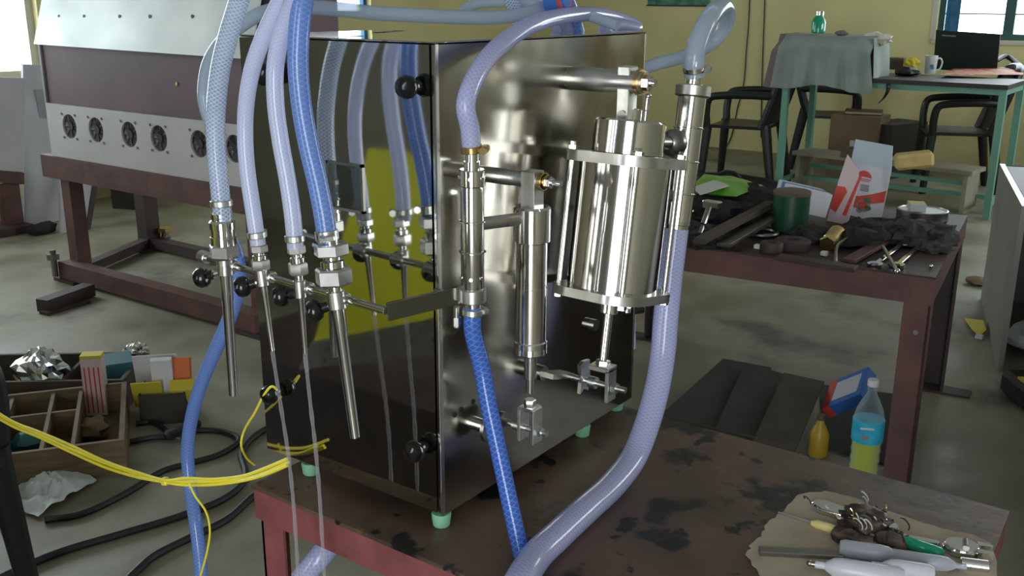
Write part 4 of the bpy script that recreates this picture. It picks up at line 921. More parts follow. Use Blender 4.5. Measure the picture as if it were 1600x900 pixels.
for yc in ys:
    f_ = MB(); f_.cyl((CX+.004, yc, zc), (CX+.009, yc, zc), .020, n=16)
    for k in range(7):
        g = 2*PI*k/7; u = V((0, math.cos(g), math.sin(g))); w = V((0, math.cos(g+.55), math.sin(g+.55)))
        f_.prism([V((CX+.005, yc, zc))+u*.018, V((CX+.005, yc, zc))+u*.056, V((CX+.0085, yc, zc))+w*.056, V((CX+.0085, yc, zc))+w*.018], (.0008, 0, 0))
    fo = f_.build('fan', 'fan_dark', om, ang=0)
    for sy in (-1, 1):
        for sz in (-1, 1): f_ = MB(); f_.cyl((CX-.004, yc+sy*.056, zc+sz*.058), (CX+.002, yc+sy*.056, zc+sz*.058), .0065, n=8); f_.build('fan_screw', 'steel_dark', fo)
MB().bb((CX, y_l-.012, zs), (CX+.05, y_l+.005, zb_)).build('end_strip', 'board_grey', om, ang=0)
# upper metal sheet, leaning back, and its holes
zu = zb_+.34; yc1 = X(392, 60, CX).y
sh = MB().prism([(CX-.012, y_l+.02, zb_), (CX-.012, yc1, zb_-.012), (CX+.10, yc1, zu), (CX+.10, y_l+.02, zu)], (.006, 0, 0)).build('upper_sheet', 'grey_sheet', om, ang=0)
for x in (85, 124, 179, 226, 292, 343):
    p = X(x, 26, CX+.01); t = (p.z-zb_)/(zu-zb_); q = V((CX-.0125+.112*t, p.y, p.z)); MB().cyl(q, q+V((.003, 0, 0)), .009, n=10).build('hole', 'black', sh)
p = X(276, 131, CX+.008); MB().cyl((CX+.011, p.y, p.z), (CX+.006, p.y, p.z), .009, n=12).build('screw', 'brass', om)
# stand
yl_, yr_ = stand_l, y_r-.02
MB().bb((CX-.01, yr_, zf0), (CX+.04, yl_+.02, zf1-.001)).build('frame_rail', 'brown_frame', om, ang=0); MB().bb((CX+CDEP-.05, yr_, zf0), (CX+CDEP, yl_, zf1-.001)).build('frame_rail', 'brown_frame', om, ang=0)
for yy in (yl_-.03, yr_+.03): MB().bb((CX+.04, yy-.03, zf0), (CX+CDEP-.05, yy+.03, zf1-.001)).build('frame_rail', 'brown_frame', om, ang=0)
ylf = X(107, 340, CX).y
for x_, y_, w in ((CX+.04, ylf, .075), (CX+.04, yr_+.05, .075), (F(235, 388).x, F(235, 388).y, .09), (F(235, 388).x, yr_+.05, .09)):
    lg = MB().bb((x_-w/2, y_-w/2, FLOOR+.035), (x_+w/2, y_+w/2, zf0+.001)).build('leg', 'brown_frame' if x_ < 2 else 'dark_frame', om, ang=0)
    MB().bb((x_-.11, y_-.09, FLOOR+.0), (x_+.09, y_+.09, FLOOR+.018)).build('foot_plate', 'dark_frame', lg, ang=0)
    MB().cyl((x_+.0, y_, FLOOR+.018), (x_, y_, FLOOR+.036), .02, n=10).build('levelling_screw', 'steel_dark', lg)
# lower sill frame
p0, p1 = F(128, 446), F(398, 506); hh = .085
x0 = F(235, 388).x
MB().bb((CX-.06, yr_, FLOOR+.02), (CX+.02, ylf+.05, FLOOR+.02+hh)).build('sill_rail', 'brown_frame', om, ang=0)
MB().bb((x0-.035, yr_, FLOOR+.02), (x0+.035, F(235, 388).y, FLOOR+.07)).build('sill_rail', 'dark_frame', om, ang=0)
MB().bar((CX+.02, ylf, FLOOR+.045), (x0, F(235, 388).y, FLOOR+.045), .06, .05).build('sill_rail', 'dark_frame', om, ang=0)
q = F(100, 468)
ft = MB().bar(F(66, 478, .035), F(140, 452, .035), .07, .06).bar(F(68, 490, .008), F(135, 470, .008), .06, .014).build('anchor_block', 'dark_frame', om, ang=0)
MB().cyl(F(88, 440, 0)+V((0, 0, .03)), F(88, 440)+V((0, 0, .17)), .016, n=10).cyl(F(88, 440)+V((0, 0, .12)), F(88, 440)+V((0, 0, .15)), .034, n=6).build('anchor_bolt', 'steel_dark', ft)
c = F(260, 388)
o = empty('levelling_bolt', c, 'big rusty levelling bolt standing by the rear leg of the fan cabinet', 'bolt')
MB().cyl(c, c+V((0, 0, .105)), .020, n=12).cyl(c+V((0, 0, .06)), c+V((0, 0, .075)), .032, n=10).build('shank', 'steel_dark', o); hex_nut(MB(), c+V((0, 0, .10)), c+V((0, 0, .125)), .045).build('hex_nut', 'brass', o); MB().bb(c+V((-.07, -.05, 0)), c+V((.07, .05, .012))).build('base_plate', 'dark_frame', o, ang=0)

# ================================================================ left background: boards, stand and cartons by the wall
def board(label, pts, yv, th, m, cat='board', name='leaning_board', dy=()):
    P = [Y(x, y, yv+(dy[i] if dy else 0)) for i, (x, y) in enumerate(pts)]
    return tag(MB().prism(P, (0, th, 0)).build(name, m, ang=0), label, cat)
yb = 5.30
o = empty('board_stand', Y(30, 372, yb), 'white topped stand with brown legs at the far left edge', 'stand')
MB().prism([Y(-60, 118, yb), Y(40, 122, yb), Y(36, 268, yb), Y(-60, 262, yb)], (0, .03, 0)).build('white_panel', 'board_white', o, ang=0)
MB().prism([Y(-60, 262, yb-.02), Y(38, 270, yb-.02), Y(38, 288, yb-.02), Y(-60, 282, yb-.02)], (0, .06, 0)).build('rail', 'brown_frame', o, ang=0)
for x in (20, -40): 
    q = Y(x+6, 368, yb); MB().bb((q.x-.06, yb, FLOOR), (q.x+.06, yb+.05, Y(x, 286, yb).z)).build('leg', 'brown_frame', o, ang=0)
MB().bb((Y(-50, 368, yb).x, yb-.1, FLOOR), (Y(42, 368, yb).x, yb+.15, FLOOR+.05)).build('base', 'dark_frame', o, ang=0)
board('grey board leaning on the wall right of the white topped stand', [(36, 100), (92, 105), (96, 372), (38, 362)], 5.36, .025, 'board_white', dy=(.25, .25, .0, .0))
board('bluish grey panel leaning on the wall behind the fan cabinet', [(56, 140), (96, 140), (112, 250), (70, 250)], 5.45, .02, 'board_grey', dy=(.1, .1, .05, .05))
board('pale sheet standing on the floor behind the maroon leg', [(92, 250), (112, 252), (122, 366), (96, 368)], 5.02, .02, 'board_white', dy=(.1, .1, 0, 0))
board('white board with a dark edge leaning under the fan cabinet', [(131, 262), (150, 264), (133, 367), (120, 365)], 4.98, .02, 'board_white', dy=(.2, .2, 0, 0))
board('narrow dark board edge beside the white board under the fan cabinet', [(150, 262), (157, 263), (140, 368), (133, 367)], 4.97, .03, 'dark_frame', dy=(.2, .2, 0, 0))
tag(MB().mesh(*lump(F(64, 358, .03), (.10, .06, .04), 3, 12, .4, 2, FLOOR+.001)).build('rag', 'rag'), 'dark rag on the floor below the grey board', 'rag')
def carton(label, p, q, dep_, h, m, rz=0):
    p, q = V(p), V(q); g = q-p; g.z = 0; L = g.length; g.normalize(); n = V((-g.y, g.x, 0)); n = n if n.dot(FW) > 0 else -n
    o = empty('carton', (p+q)/2, label, 'carton')
    MB().prism([p, q, q+n*dep_, p+n*dep_], (0, 0, h)).build('carton_body', m, o, ang=0)
    for k in (0, 1):
        MB().prism([p+n*(dep_*(.5*k+.004))+V((0, 0, h)), q+n*(dep_*(.5*k+.004))+V((0, 0, h)), q+n*(dep_*(.5*k+.495))+V((0, 0, h)), p+n*(dep_*(.5*k+.495))+V((0, 0, h))], (0, 0, .006)).build('flap', m, o, ang=0)
    return o
carton('brown carton by the wall, left one seen under the fan cabinet', F(176, 326), F(212, 328), .25, .32, 'carton_dark')
carton('brown carton by the wall, right one seen under the fan cabinet', F(222, 318), F(268, 303), .22, .22, 'carton')

# ================================================================ left foreground: crates and odds and ends on the floor
zc_ = FLOOR+.115
def C(x, y): return Z(x, y, zc_)
fr_, br_, fl_ = C(194, 687), C(186, 624), C(0, 712)
e1 = (fl_-fr_).normalized(); e2 = V((e1.y, -e1.x, 0)); e2 = e2 if e2.dot(FW) > 0 else -e2
CD = max((br_-fr_).dot(e2), (C(60, 611)-fr_).dot(e2)); CL = .62
cr = empty('wooden_crate', fr_+e1*CL/2+e2*CD/2-V((0, 0, .115)), 'pale wooden crate with compartments on the floor at the left edge', 'crate')
def cb(u0, u1, v0, v1, z0, z1, nm, m='wood'):
    P = [fr_+e1*u+e2*v for u, v in ((u0, v0), (u1, v0), (u1, v1), (u0, v1))]
    for p in P: p.z = FLOOR+z0
    return MB().prism(P, (0, 0, z1-z0)).build(nm, m, cr, ang=0)
cb(0, CL, 0, CD, 0, .008, 'bottom_board')
cb(0, CL, 0, .014, .008, .115, 'side_board'); cb(0, CL, CD-.014, CD, .008, .115, 'side_board'); cb(0, .016, .014, CD-.014, .008, .115, 'end_board'); cb(CL-.016, CL, .014, CD-.014, .008, .115, 'end_board')
u1 = (C(121, 660)-fr_).dot(e1); u2 = (C(63, 650)-fr_).dot(e1); vm = (C(66, 643)-fr_).dot(e2)
for u in (u1, (u1+u2)/2+.03, u2+.10): cb(u, u+.012, .014, CD-.014, .008, .108, 'divider')
cb(u1+.012, CL-.016, vm, vm+.012, .008, .106, 'divider')
for k, (x, y, l, m) in enumerate(((145, 668, 'crumpled pale wrapping in the right compartment of the wooden crate', 'carton'), (45, 690, 'dark teal bag in a left compartment of the wooden crate', 'teal'))):
    q = Z(x, y, FLOOR+.045); tag(MB().mesh(*lump(q, (.05, .05, .032), 40+k, 14, .5, 2.2, FLOOR+.010)).build('crumpled_wrapping', m), l, 'wrapping')
# the darker crate behind
zd = FLOOR+.12
def E_(x, y): return Z(x, y, zd)
a0 = E_(192, 594); b0 = E_(-30, 598); g1 = (b0-a0).normalized(); g2 = V((g1.y, -g1.x, 0)); g2 = g2 if g2.dot(FW) > 0 else -g2; DL, DDp = .70, .30
dk = empty('dark_crate', a0+g1*DL/2+g2*DDp/2-V((0, 0, .12)), 'long dark wooden crate behind the pale one at the left edge', 'crate')
def db(u0, u1, v0, v1, z0, z1, nm):
    P = [a0+g1*u+g2*v for u, v in ((u0, v0), (u1, v0), (u1, v1), (u0, v1))]
    for p in P: p.z = FLOOR+z0
    return MB().prism(P, (0, 0, z1-z0)).build(nm, 'wood_dark', dk, ang=0)
db(0, DL, 0, DDp, 0, .01, 'bottom_board'); db(0, DL, 0, .015, .01, .12, 'side_board'); db(0, DL, DDp-.015, DDp, .01, .12, 'side_board'); db(0, .015, .015, DDp-.015, .01, .12, 'end_board'); db(DL-.015, DL, .015, DDp-.015, .01, .12, 'end_board'); db(.22, .232, .015, DDp-.015, .01, .11, 'divider')
def crumple(label, name, c, r, m, seed, cat, zmin=None, amp=.7):
    vs, fs = lump(c, r, seed, 26, amp, 3.2, zmin); return tag(MB().mesh(vs, fs).build(name, m, ang=0), label, cat)
crumple('crumpled clear and silver wrapping standing in the dark crate', 'foil_wrapping', Z(66, 583, FLOOR+.10), (.085, .105, .085), 'foil', 4, 'wrapping', FLOOR+.012, .42)
crumple('small ball of crumpled silver foil behind the printed cartons', 'foil_ball', Z(213, 553, FLOOR+.11), (.05, .05, .045), 'foil', 12, 'wrapping', None, .35)
P_ = Z(185, 585, FLOOR+.075); tag(MB().box(P_, (.11, .14, .13), rotz(-.5), .004).build('teal_box', 'teal', ang=0), 'dark teal box beside the striped packet at the left', 'box')
# striped packet
p0 = Z(135, 650, FLOOR+.012); p1 = Z(168, 648, FLOOR+.012); g = (p1-p0); g.z = 0; n = V((-g.y, g.x, 0)).normalized(); n = n if n.dot(FW) < 0 else -n
ht = .21; gw = g
o = empty('striped_packet', (p0+p1)/2, 'white packet with red stripes standing in the crate at the left', 'packet')
MB().prism([p0, p0+gw, p0+gw-n*.05, p0-n*.05], (0, 0, ht)).build('packet_body', 'paper_pink', o, ang=0)
for k in range(4):
    f0 = .12+.22*k; q = p0+gw*f0+n*.0006; MB().prism([q+V((0, 0, .01)), q+gw*.07+V((0, 0, .01)), q+gw*.07+V((0, 0, ht-.03)), q+V((0, 0, ht-.03))], n*.0006).build('red_stripe', 'print_red', o, ang=0)
MB().prism([p0+V((0, 0, ht)), p0+gw+V((0, 0, ht)), p0+gw-n*.05+V((0, 0, ht)), p0-n*.05+V((0, 0, ht))], (0, 0, .012)).build('yellow_top', 'print_yellow', o, ang=0)
# open printed carton with papers
c = F(250, 655)
o = empty('printed_carton', c, 'open dark carton holding yellow, white and orange packets beside the crate', 'carton')
Rm = rotz(-.75)
for s in ((0, -.075, .15, .004), (0, .075, .15, .004), (-.075, 0, .004, .15), (.075, 0, .004, .15)): MB().box(c+Rm@V((s[0]+.02, s[1]+.03, .055)), (s[2], s[3], .11), Rm).build('carton_wall', 'carton_dark', o, ang=0)
MB().box(c+Rm@V((.02, .03, .003)), (.15, .15, .005), Rm).build('carton_bottom', 'carton_dark', o, ang=0)
for off, sz, tl, m, l, nm, cat in (((-.03, -.01, .10), (.10, .006, .12), .45, 'print_yellow', 'yellow leaflet in front of the open dark carton', 'leaflet', 'paper'), ((.02, .02, .15), (.07, .03, .14), .1, 'paper_white', 'white packet standing in the open dark carton', 'white_packet', 'packet'), ((.06, .06, .15), (.10, .05, .10), -.3, 'print_orange', 'orange packet standing in the open dark carton', 'orange_packet', 'packet'), ((-.01, .085, .16), (.15, .004, .12), .3, 'paper_white', 'white card behind the orange packet in the dark carton', 'white_card', 'paper'), ((.085, .00, .10), (.08, .05, .07), .5, 'print_yellow', 'small yellow packet at the right of the dark carton', 'yellow_packet', 'packet')):
    tag(MB().box(c+Rm@V(off), sz, Rm @ Matrix.Rotation(tl, 3, 'X'), .001).build(nm, m, ang=0), l, cat)
# pliers, bag and black cables
a, b, c = F(203, 690, .012), F(272, 683, .014), F(312, 668, .014)
o = empty('pliers', b, 'black handled pliers lying on the floor beside the crate', 'pliers')
MB().tube([b, a.lerp(b, .5)+V((.01, .01, 0)), a], .010, 8, 4).build('handle', 'black', o); MB().tube([b, F(240, 660, .012), F(212, 662, .012)], .010, 8, 4).build('handle', 'black', o); MB().bar(b, F(300, 682, .013), .02, .014, bev=.004).bar(b, F(302, 690, .013), .016, .012, bev=.003).build('jaw', 'steel', o, ang=20)
tag(MB().bar(F(258, 682, .045), F(312, 660, .05), .035, .03, bev=.008).build('black_tool', 'black', ang=0), 'small black tool beside the pliers on the floor', 'tool')
vs = []; fs = []; nn = 22; out = [F(28, 770), F(62, 738), F(118, 732), F(152, 755), F(120, 775), F(96, 792), F(60, 812), F(30, 800)]
cc = sum(out, V())/8
for j in range(8):
    t = j/7
    for i in range(40):
        k = i/40*8; p = out[int(k) % 8].lerp(out[(int(k)+1) % 8], k-int(k)); q = cc.lerp(p, t); w_ = abs(noise.noise(V((q.x*14, q.y*14, 1.5))))*.09+abs(noise.noise(V((q.x*34, q.y*34, 4))))*.05
        vs.append(V((q.x, q.y, FLOOR+.004+w_*(1-t*.6)+.028*(1-t))))
for j in range(7):
    for i in range(40): fs.append((j*40+i, j*40+(i+1) % 40, (j+1)*40+(i+1) % 40, (j+1)*40+i))
tag(MB().mesh(vs, fs).build('plastic_bag', 'bag', ang=50), 'crumpled white plastic bag lying on the floor in front of the crate', 'bag')
def floor_cable(pts, r, label): cord('black_cable', [F(x, y, r) for x, y in pts], r, 'black', label)
floor_cable([(300, 672), (345, 674), (373, 688), (345, 709), (299, 723), (252, 737), (200, 769), (130, 802), (70, 812)], .010, 'black cable coiling on the floor right of the pliers')
floor_cable([(-30, 920), (18, 895), (93, 863), (187, 835), (280, 807), (350, 779), (383, 746), (378, 705), (412, 672), (470, 655)], .011, 'longest black cable crossing the floor from the lower left')
floor_cable([(190, 915), (215, 890), (243, 867), (299, 839), (355, 811), (400, 772), (470, 730)], .011, 'black cable on the floor nearest the red table leg')
# ================================================================ black plastic chairs
def chair(loc, rz, label, group='black plastic chairs', sc=1.0):
    """built with its front towards +x"""
    o = empty('plastic_chair', (0, 0, 0), label, 'chair', group)
    def bl(mb, nm, **k): return mb.build(nm, 'black_plastic', o, **k)
    sv = []; sf = []
    n = 10
    for top in (1, 0):
        for j in range(n+1):
            for i in range(n+1):
                x = -.21+.44*i/n; w = .235-.03*(1-i/n); y = -w+2*w*j/n; sv.append((x, y, .425+.022*top-.018*math.sin(PI*i/n)*math.sin(PI*j/n)-(.02 if i == n else 0)))
    s = (n+1)**2
    for top in (0, 1):
        for j in range(n):
            for i in range(n): q = top*s+j*(n+1)+i; sf.append((q, q+1, q+n+2, q+n+1))
    e_ = [i for i in range(n+1)]+[j*(n+1)+n for j in range(1, n+1)]+[n*(n+1)+i for i in range(n-1, -1, -1)]+[j*(n+1) for j in range(n-1, 0, -1)]
    for i in range(len(e_)): p, q = e_[i], e_[(i+1) % len(e_)]; sf.append((p, q, s+q, s+p))
    bl(MB().mesh(sv, sf), 'seat')
    # back: curved slab with slots, between two uprights
    mb = MB(); sl = 7
    def bp(u, z): t = (z-.44)/.46; return V((-.215-.13*t-.03*math.cos(u*PI/2)+.02, u*(.215+.015*t), z))
    for k in range(sl):
        u0, u1 = -.90+1.8*k/sl, -.90+1.8*(k+.92)/sl
        mb.hull([bp(u, z)+V((d, 0, 0)) for u in (u0, u1) for z in (.46, .62, .80) for d in (0, .014)])
    bl(mb, 'back_slats', ang=0)
    mb = MB(); mb.tube([bp(-1, .44)+V((.01, 0, 0)), bp(-1, .62), bp(-.98, .78), bp(-.80, .875), bp(0, .905), bp(.80, .875), bp(.98, .78), bp(1, .62), bp(1, .44)+V((.01, 0, 0))], .030, 10, 5)
    mb.hull([bp(u, z)+V((d, 0, 0)) for u in (-.85, 0, .85) for z in (.79, .875) for d in (0, .016)])
    bl(mb, 'backrest')
    for sy in (-1, 1):
        bl(MB().lathe((.20, sy*.215, .44), (.225, sy*.245, 0), [(0, .034), (.45, .024)], 10), 'leg')
        bl(MB().lathe((-.21, sy*.20, .46), (-.29, sy*.235, 0), [(0, .036), (.48, .026)], 10), 'leg')
        bl(MB().tube([(-.255, sy*.225, .66), (-.10, sy*.255, .665), (.10, sy*.258, .655), (.185, sy*.255, .63), (.205, sy*.248, .54), (.20, sy*.235, .43)], .027, 10, 5), 'armrest')
    o.location = loc; o.rotation_euler.z = rz; o.scale = (sc, sc, sc)
    return o
ch0 = chair((6.55, 2.33, FLOOR), math.radians(97), 'black plastic armchair seen from the side left of the green desk', sc=1.10)
def chair_at(x, y, rz, label, sc=1.05):
    c = copy_tree(ch0); c.location = (x, y, FLOOR); c.rotation_euler.z = rz; c.scale = (sc, sc, sc); c['label'] = label; return c
q = F(1275, 250); chair_at(7.85, 2.08, math.radians(-70), 'black plastic chair behind the cloth covered box, its back to the wall')
chair_at(7.35, .92, math.radians(112), 'black plastic chair behind the green desk under the laptop')
q = F(1600, 252); chair_at(7.65, .05, math.radians(150), 'black plastic chair at the right edge beyond the desk leg')
q = Z(40, 895, -.62); rz_ = math.radians(-54); off_ = Matrix.Rotation(rz_, 3, 'Z') @ V((.22, .237, 0)); chair_at(q.x-off_.x, q.y-off_.y, rz_, 'black plastic chair close to the camera, one leg showing at the lower left', 1.0)

# ================================================================ the green desk and what stands on it
dA = F(1532, 342); DH = .90; dz = FLOOR+DH
fr_l, fr_r = Z(1228, 97, dz), Z(1570, 138, dz)
fr_r = V((dA.x, dA.y-.03, dz)); fr_l = V((fr_r.x+.02, 1.93, dz)); g = (fr_l-fr_r); DWd = g.length; g.normalize(); h_ = V((g.y, -g.x, 0)); h_ = h_ if h_.x > 0 else -h_
DD = .62
dk_ = empty('green_desk', fr_r+g*DWd/2+h_*DD/2-V((0, 0, DH)), 'desk with pale green steel legs and a dark top by the back wall', 'desk')
def dq(u, v, z=0): return fr_r+g*u+h_*v+V((0, 0, z))
MB().prism([dq(-.03, -.02, -.03), dq(DWd+.03, -.02, -.03), dq(DWd+.03, DD, -.03), dq(-.03, DD, -.03)], (0, 0, .03)).build('desk_top', 'desk_top', dk_, ang=0)
for v in (.02, DD-.03): MB().bar(dq(0, v, -.05), dq(DWd, v, -.05), .035, .038).build('rail', 'desk_green', dk_, ang=0)
for u in (.0, DWd):
    MB().bar(dq(u, .02, -.05), dq(u, DD-.03, -.05), .035, .038).build('rail', 'desk_green', dk_, ang=0)
    for v in (.02, DD-.03): MB().bar(dq(u, v, -.031), dq(u, v, -DH), .045, .045, up=g).build('leg', 'desk_green', dk_, ang=0)
    MB().bar(dq(u, .02, -DH+.10), dq(u, DD-.03, -DH+.10), .03, .03).build('stretcher', 'desk_green', dk_, ang=0)
MB().bar(dq(0, DD*.5, -DH+.10), dq(DWd, DD*.5, -DH+.10), .03, .03).build('stretcher', 'desk_green', dk_, ang=0)
# laptop
l0, l1 = dq(.0, 0), dq(1, 0)
def K(x, y, v=.20, h=0):                                # point of the desk top plane
    return Z(x, y, dz+h)
lp0, lp1 = Z(1458, 106, dz+.012), Z(1557, 111, dz+.012); gg = (lp1-lp0); Lw = gg.length; gg.normalize(); ln = V((gg.y, -gg.x, 0)); ln = ln if ln.dot(FW) < 0 else -ln
lt = empty('laptop', (lp0+lp1)/2-V((0, 0, .012)), 'dark laptop seen from behind, its lid up in front of the window', 'laptop')
ub = (V((0, 0, 1))+ln*.10).normalized(); zt_h = X(1457, 46, lp0.x).z-lp0.z
MB().prism([lp0, lp1, lp1+ub*(zt_h-.02), lp0+ub*zt_h], -ln*.010).build('screen_lid', 'screen_back', lt, ang=0)
MB().prism([lp0-V((0, 0, .012)), lp1-V((0, 0, .012)), lp1-ln*.26-V((0, 0, .012)), lp0-ln*.26-V((0, 0, .012))], (0, 0, .02)).build('keyboard_base', 'black', lt, ang=0)
MB().prism([lp0+gg*(Lw*u)+ub*(zt_h*v)+ln*.0005 for u, v in ((.10, .845), (.32, .835), (.32, .865), (.10, .875))], ln*.0004).build('faint_badge', 'print_grey', lt, ang=0)
# mug
c = Z(1453, 115, dz); mr = .040*1.05
mg = empty('mug', c, 'white mug with a small teal emblem in front of the laptop', 'mug')
MB().lathe(c, c+V((0, 0, 1)), [(0, mr*.86), (.004, mr*.92), (.13, mr*1.08), (.133, mr*1.06), (.13, mr), (.012, mr*.85)], 28).build('mug_body', 'mug', mg, ang=50)
mb_ = mg.children[0]; s = RT.copy(); s.z = 0; s.normalize(); fwd = V((FW.x, FW.y, 0)).normalized()
MB().tube([c+s*(mr*1.0)+V((0, 0, .108)), c+s*(mr*1.55)+V((0, 0, .112)), c+s*(mr*1.95)+V((0, 0, .08)), c+s*(mr*1.65)+V((0, 0, .035)), c+s*(mr*.95)+V((0, 0, .025))], .0065, 10, 6).build('handle', 'mug', mg)
for (u, w, m) in ((-.010, .060, 'teal'), (-.004, .044, 'print_blue')):
    MB().prism([c-fwd*(mr*.985)+s*(u+.013*math.cos(k*PI/4))+V((0, 0, w+.011*math.sin(k*PI/4))) for k in range(8)], -fwd*.0045).build('emblem', m, mb_, ang=0)
# other things on the desk
cushion('red_paper_folder', [Z(1470, 122, dz), Z(1598, 122, dz), Z(1600, 112, dz), Z(1490, 112, dz)], dz+.012, .022, 'red_paper', 'red printed paper bag lying in front of the laptop', 'paper', 10)
tag(MB().box(Z(1570, 109, dz+.02), (.06, .10, .03), rotz(-.3), .003).build('white_packet', 'paper_white', ang=0), 'small white packet right of the laptop', 'packet')
tag(MB().tube([Z(1556, 95, dz+.08), Z(1572, 88, dz+.10), Z(1590, 100, dz+.05), Z(1604, 112, dz+.01)], .02, 8, 5).build('black_strap', 'black'), 'black strap curving behind the laptop at the right', 'strap')
p = Z(1400, 108, dz+.0); tag(MB().box(p+V((0, 0, .045)), (.13, .12, .09), rotz(.1), .003).build('olive_box', 'can_lid', ang=0), 'small olive box beside the draped cloth on the desk', 'box')
tag(MB().mesh(*lump(Z(1418, 112, dz+.03), (.08, .09, .035), 5, 14, .4, 2, dz+.001)).build('black_pouch', 'black'), 'black pouch on the desk left of the mug', 'pouch')
tag(MB().mesh(*lump(Z(1424, 100, dz+.05), (.05, .06, .05), 8, 14, .5, 2, dz+.001)).build('yellow_wrapper', 'print_yellow', ang=0), 'yellow and white wrapper behind the black pouch on the desk', 'wrapper')
# cloth covered box with a bottle on top
bx0, bx1 = dq(DWd+.05, .06), dq(DWd-.57, .06); ztop = X(1290, 56, (bx0.x+bx1.x)/2).z
cb_ = empty('draped_box', (bx0+bx1)/2+h_*.2, 'box on the desk hidden under a grey-green cloth', 'box')
MB().prism([bx0+h_*.03, bx1+h_*.03, bx1+h_*.40, bx0+h_*.40], (0, 0, ztop-dz-.02)).build('box_body', 'carton_dark', cb_, ang=0)
# cloth: grid over top and hanging front
nu, nv = 44, 26; vs = []; fs = []
u_l, u_r = 1.0, 0.0
def cl_pt(u, v):
    # u 0..1 left to right in the picture; v 0..1 from the back of the top to the front hem
    w0 = DWd+.02-.02*0; x = (w0)-(.70)*u+.08
    vt = .42
    fold = .012*math.sin(u*23+1)+.010*math.sin(u*41)
    if v < vt:
        p = dq(x+ (0), .40-.36*(v/vt)); p.z = ztop+.006-.012*math.sin(PI*min(1, max(0, u)))*(v/vt)
    else:
        t = (v-vt)/(1-vt); k = min(1, t*5); flare = 1+.10*t
        xx = DWd+.10-.35+(.35-.70*u)*flare*(1.0+.04*t); p = dq(xx, .04-.085*k-fold*t*1.3); hem = .02*math.sin(u*9)
        p.z = ztop-(.36+hem)*t**1.05
        cor = max(0, abs(u-.5)*2-.72)/.28
        p.z -= .055*cor**1.5*(1-t*.8)
    return p
for j in range(nv+1):
    for i in range(nu+1): vs.append(cl_pt(i/nu, j/nv))
for j in range(nv):
    for i in range(nu): q = j*(nu+1)+i; fs.append((q, q+1, q+nu+2, q+nu+1))
q0_ = len(vs); ns = 14                                # the side of the cloth that hangs over the box's right end
for j in range(ns+1):
    for i in range(ns+1):
        t, v = i/ns, j/ns; p = dq(DWd+.10-.70-.035*t-.014*math.sin(v*9)*t, .04+.36*v-.03*t); p.z = ztop-.004-.30*t-.02*math.sin(v*7)*t; vs.append(p)
for j in range(ns):
    for i in range(ns): q = q0_+j*(ns+1)+i; fs.append((q, q+1, q+ns+2, q+ns+1))
n1 = len(vs); vs += [p+h_*.004-V((0, 0, .003)) for p in vs]; fs += [tuple(n1+i for i in f[::-1]) for f in fs]
cm = MB().mesh(vs, fs, 0); nf_ = len(cm.f)//2; cm.mi = [1 if (k % nf_) < nu*nv and (k % nf_) % nu < 3 else 0 for k in range(len(cm.f))]
tag(cm.build('draped_cloth', ['cloth', 'cloth_border'], ang=60, fix=False), 'grey-green cloth with a brown border draped over the box on the desk', 'cloth')
c = V((0, 0, 0)); p = X(1278, 52, dq(0, .22).x); c = V((p.x, p.y, ztop+.012))
bg_ = empty('green_bottle', c, 'small green glass bottle standing on the draped cloth', 'bottle')
MB().lathe(c, c+V((0, 0, 1)), [(0, .040), (.005, .050), (.08, .052), (.105, .040), (.118, .030), (.125, .029)], 26).build('bottle_body', 'bottle_green', bg_); MB().cyl(c+V((0, 0, .124)), c+V((0, 0, .16)), .031, n=20, bev=.004).build('cap', 'steel_bright', bg_)
p = X(1315, 54, dq(0, .20).x); tag(MB().mesh(*lump(V((p.x, p.y, ztop+.018)), (.03, .05, .02), 3, 12, .3, 2)).build('small_pouch', 'cloth_border'), 'small maroon pouch on the cloth right of the green bottle', 'pouch')
p = X(1372, 54, dq(0, .20).x); tag(MB().mesh(*lump(V((p.x, p.y, ztop-.015)), (.07, .10, .045), 13, 16, .45, 2)).build('white_bag', 'bag_white'), 'crumpled whitish plastic bag at the right end of the cloth covered box', 'bag')
# dark strap hanging from the desk beside the cloth
tag(MB().tube([Z(1386, 110, dz-.02)-h_*.03, X(1388, 135, dq(0, -.03).x), X(1383, 150, dq(0, -.03).x), X(1372, 162, dq(0, -.03).x)], lambda t: .020*(1.1-t), 8, 5).build('hanging_strap', 'black'), 'dark strap hanging from the desk edge right of the draped cloth', 'strap')
# low plank bench under the desk
ba_, bb2 = Z(1238, 236, FLOOR+.305), Z(1519, 268, FLOOR+.305); g3 = (bb2-ba_); BLn = g3.length; g3.normalize(); h3 = V((g3.y, -g3.x, 0)); h3 = h3 if h3.x > 0 else -h3
pb_ = empty('plank_bench', (ba_+bb2)/2+h3*.14-V((0, 0, .305)), 'low bench of pale planks standing under the green desk', 'bench')
MB().prism([ba_-V((0, 0, .028)), bb2-V((0, 0, .028)), bb2+h3*.28-V((0, 0, .028)), ba_+h3*.28-V((0, 0, .028))], (0, 0, .028)).build('seat_plank', 'plank', pb_, ang=0)
for s in (.03, BLn-.03):
    q = ba_+g3*s; MB().prism([q+h3*.02-V((0, 0, .028)), q+h3*.02+g3*.03*(1 if s < .1 else -1)-V((0, 0, .028)), q+h3*.26+g3*.03*(1 if s < .1 else -1)-V((0, 0, .028)), q+h3*.26-V((0, 0, .028))], (0, 0, -.277)).build('end_board', 'plank', pb_, ang=0)
MB().bar(ba_+g3*.06+h3*.20-V((0, 0, .12)), bb2-g3*.06+h3*.20-V((0, 0, .12)), .02, .03).build('stretcher', 'desk_green', pb_, ang=0)
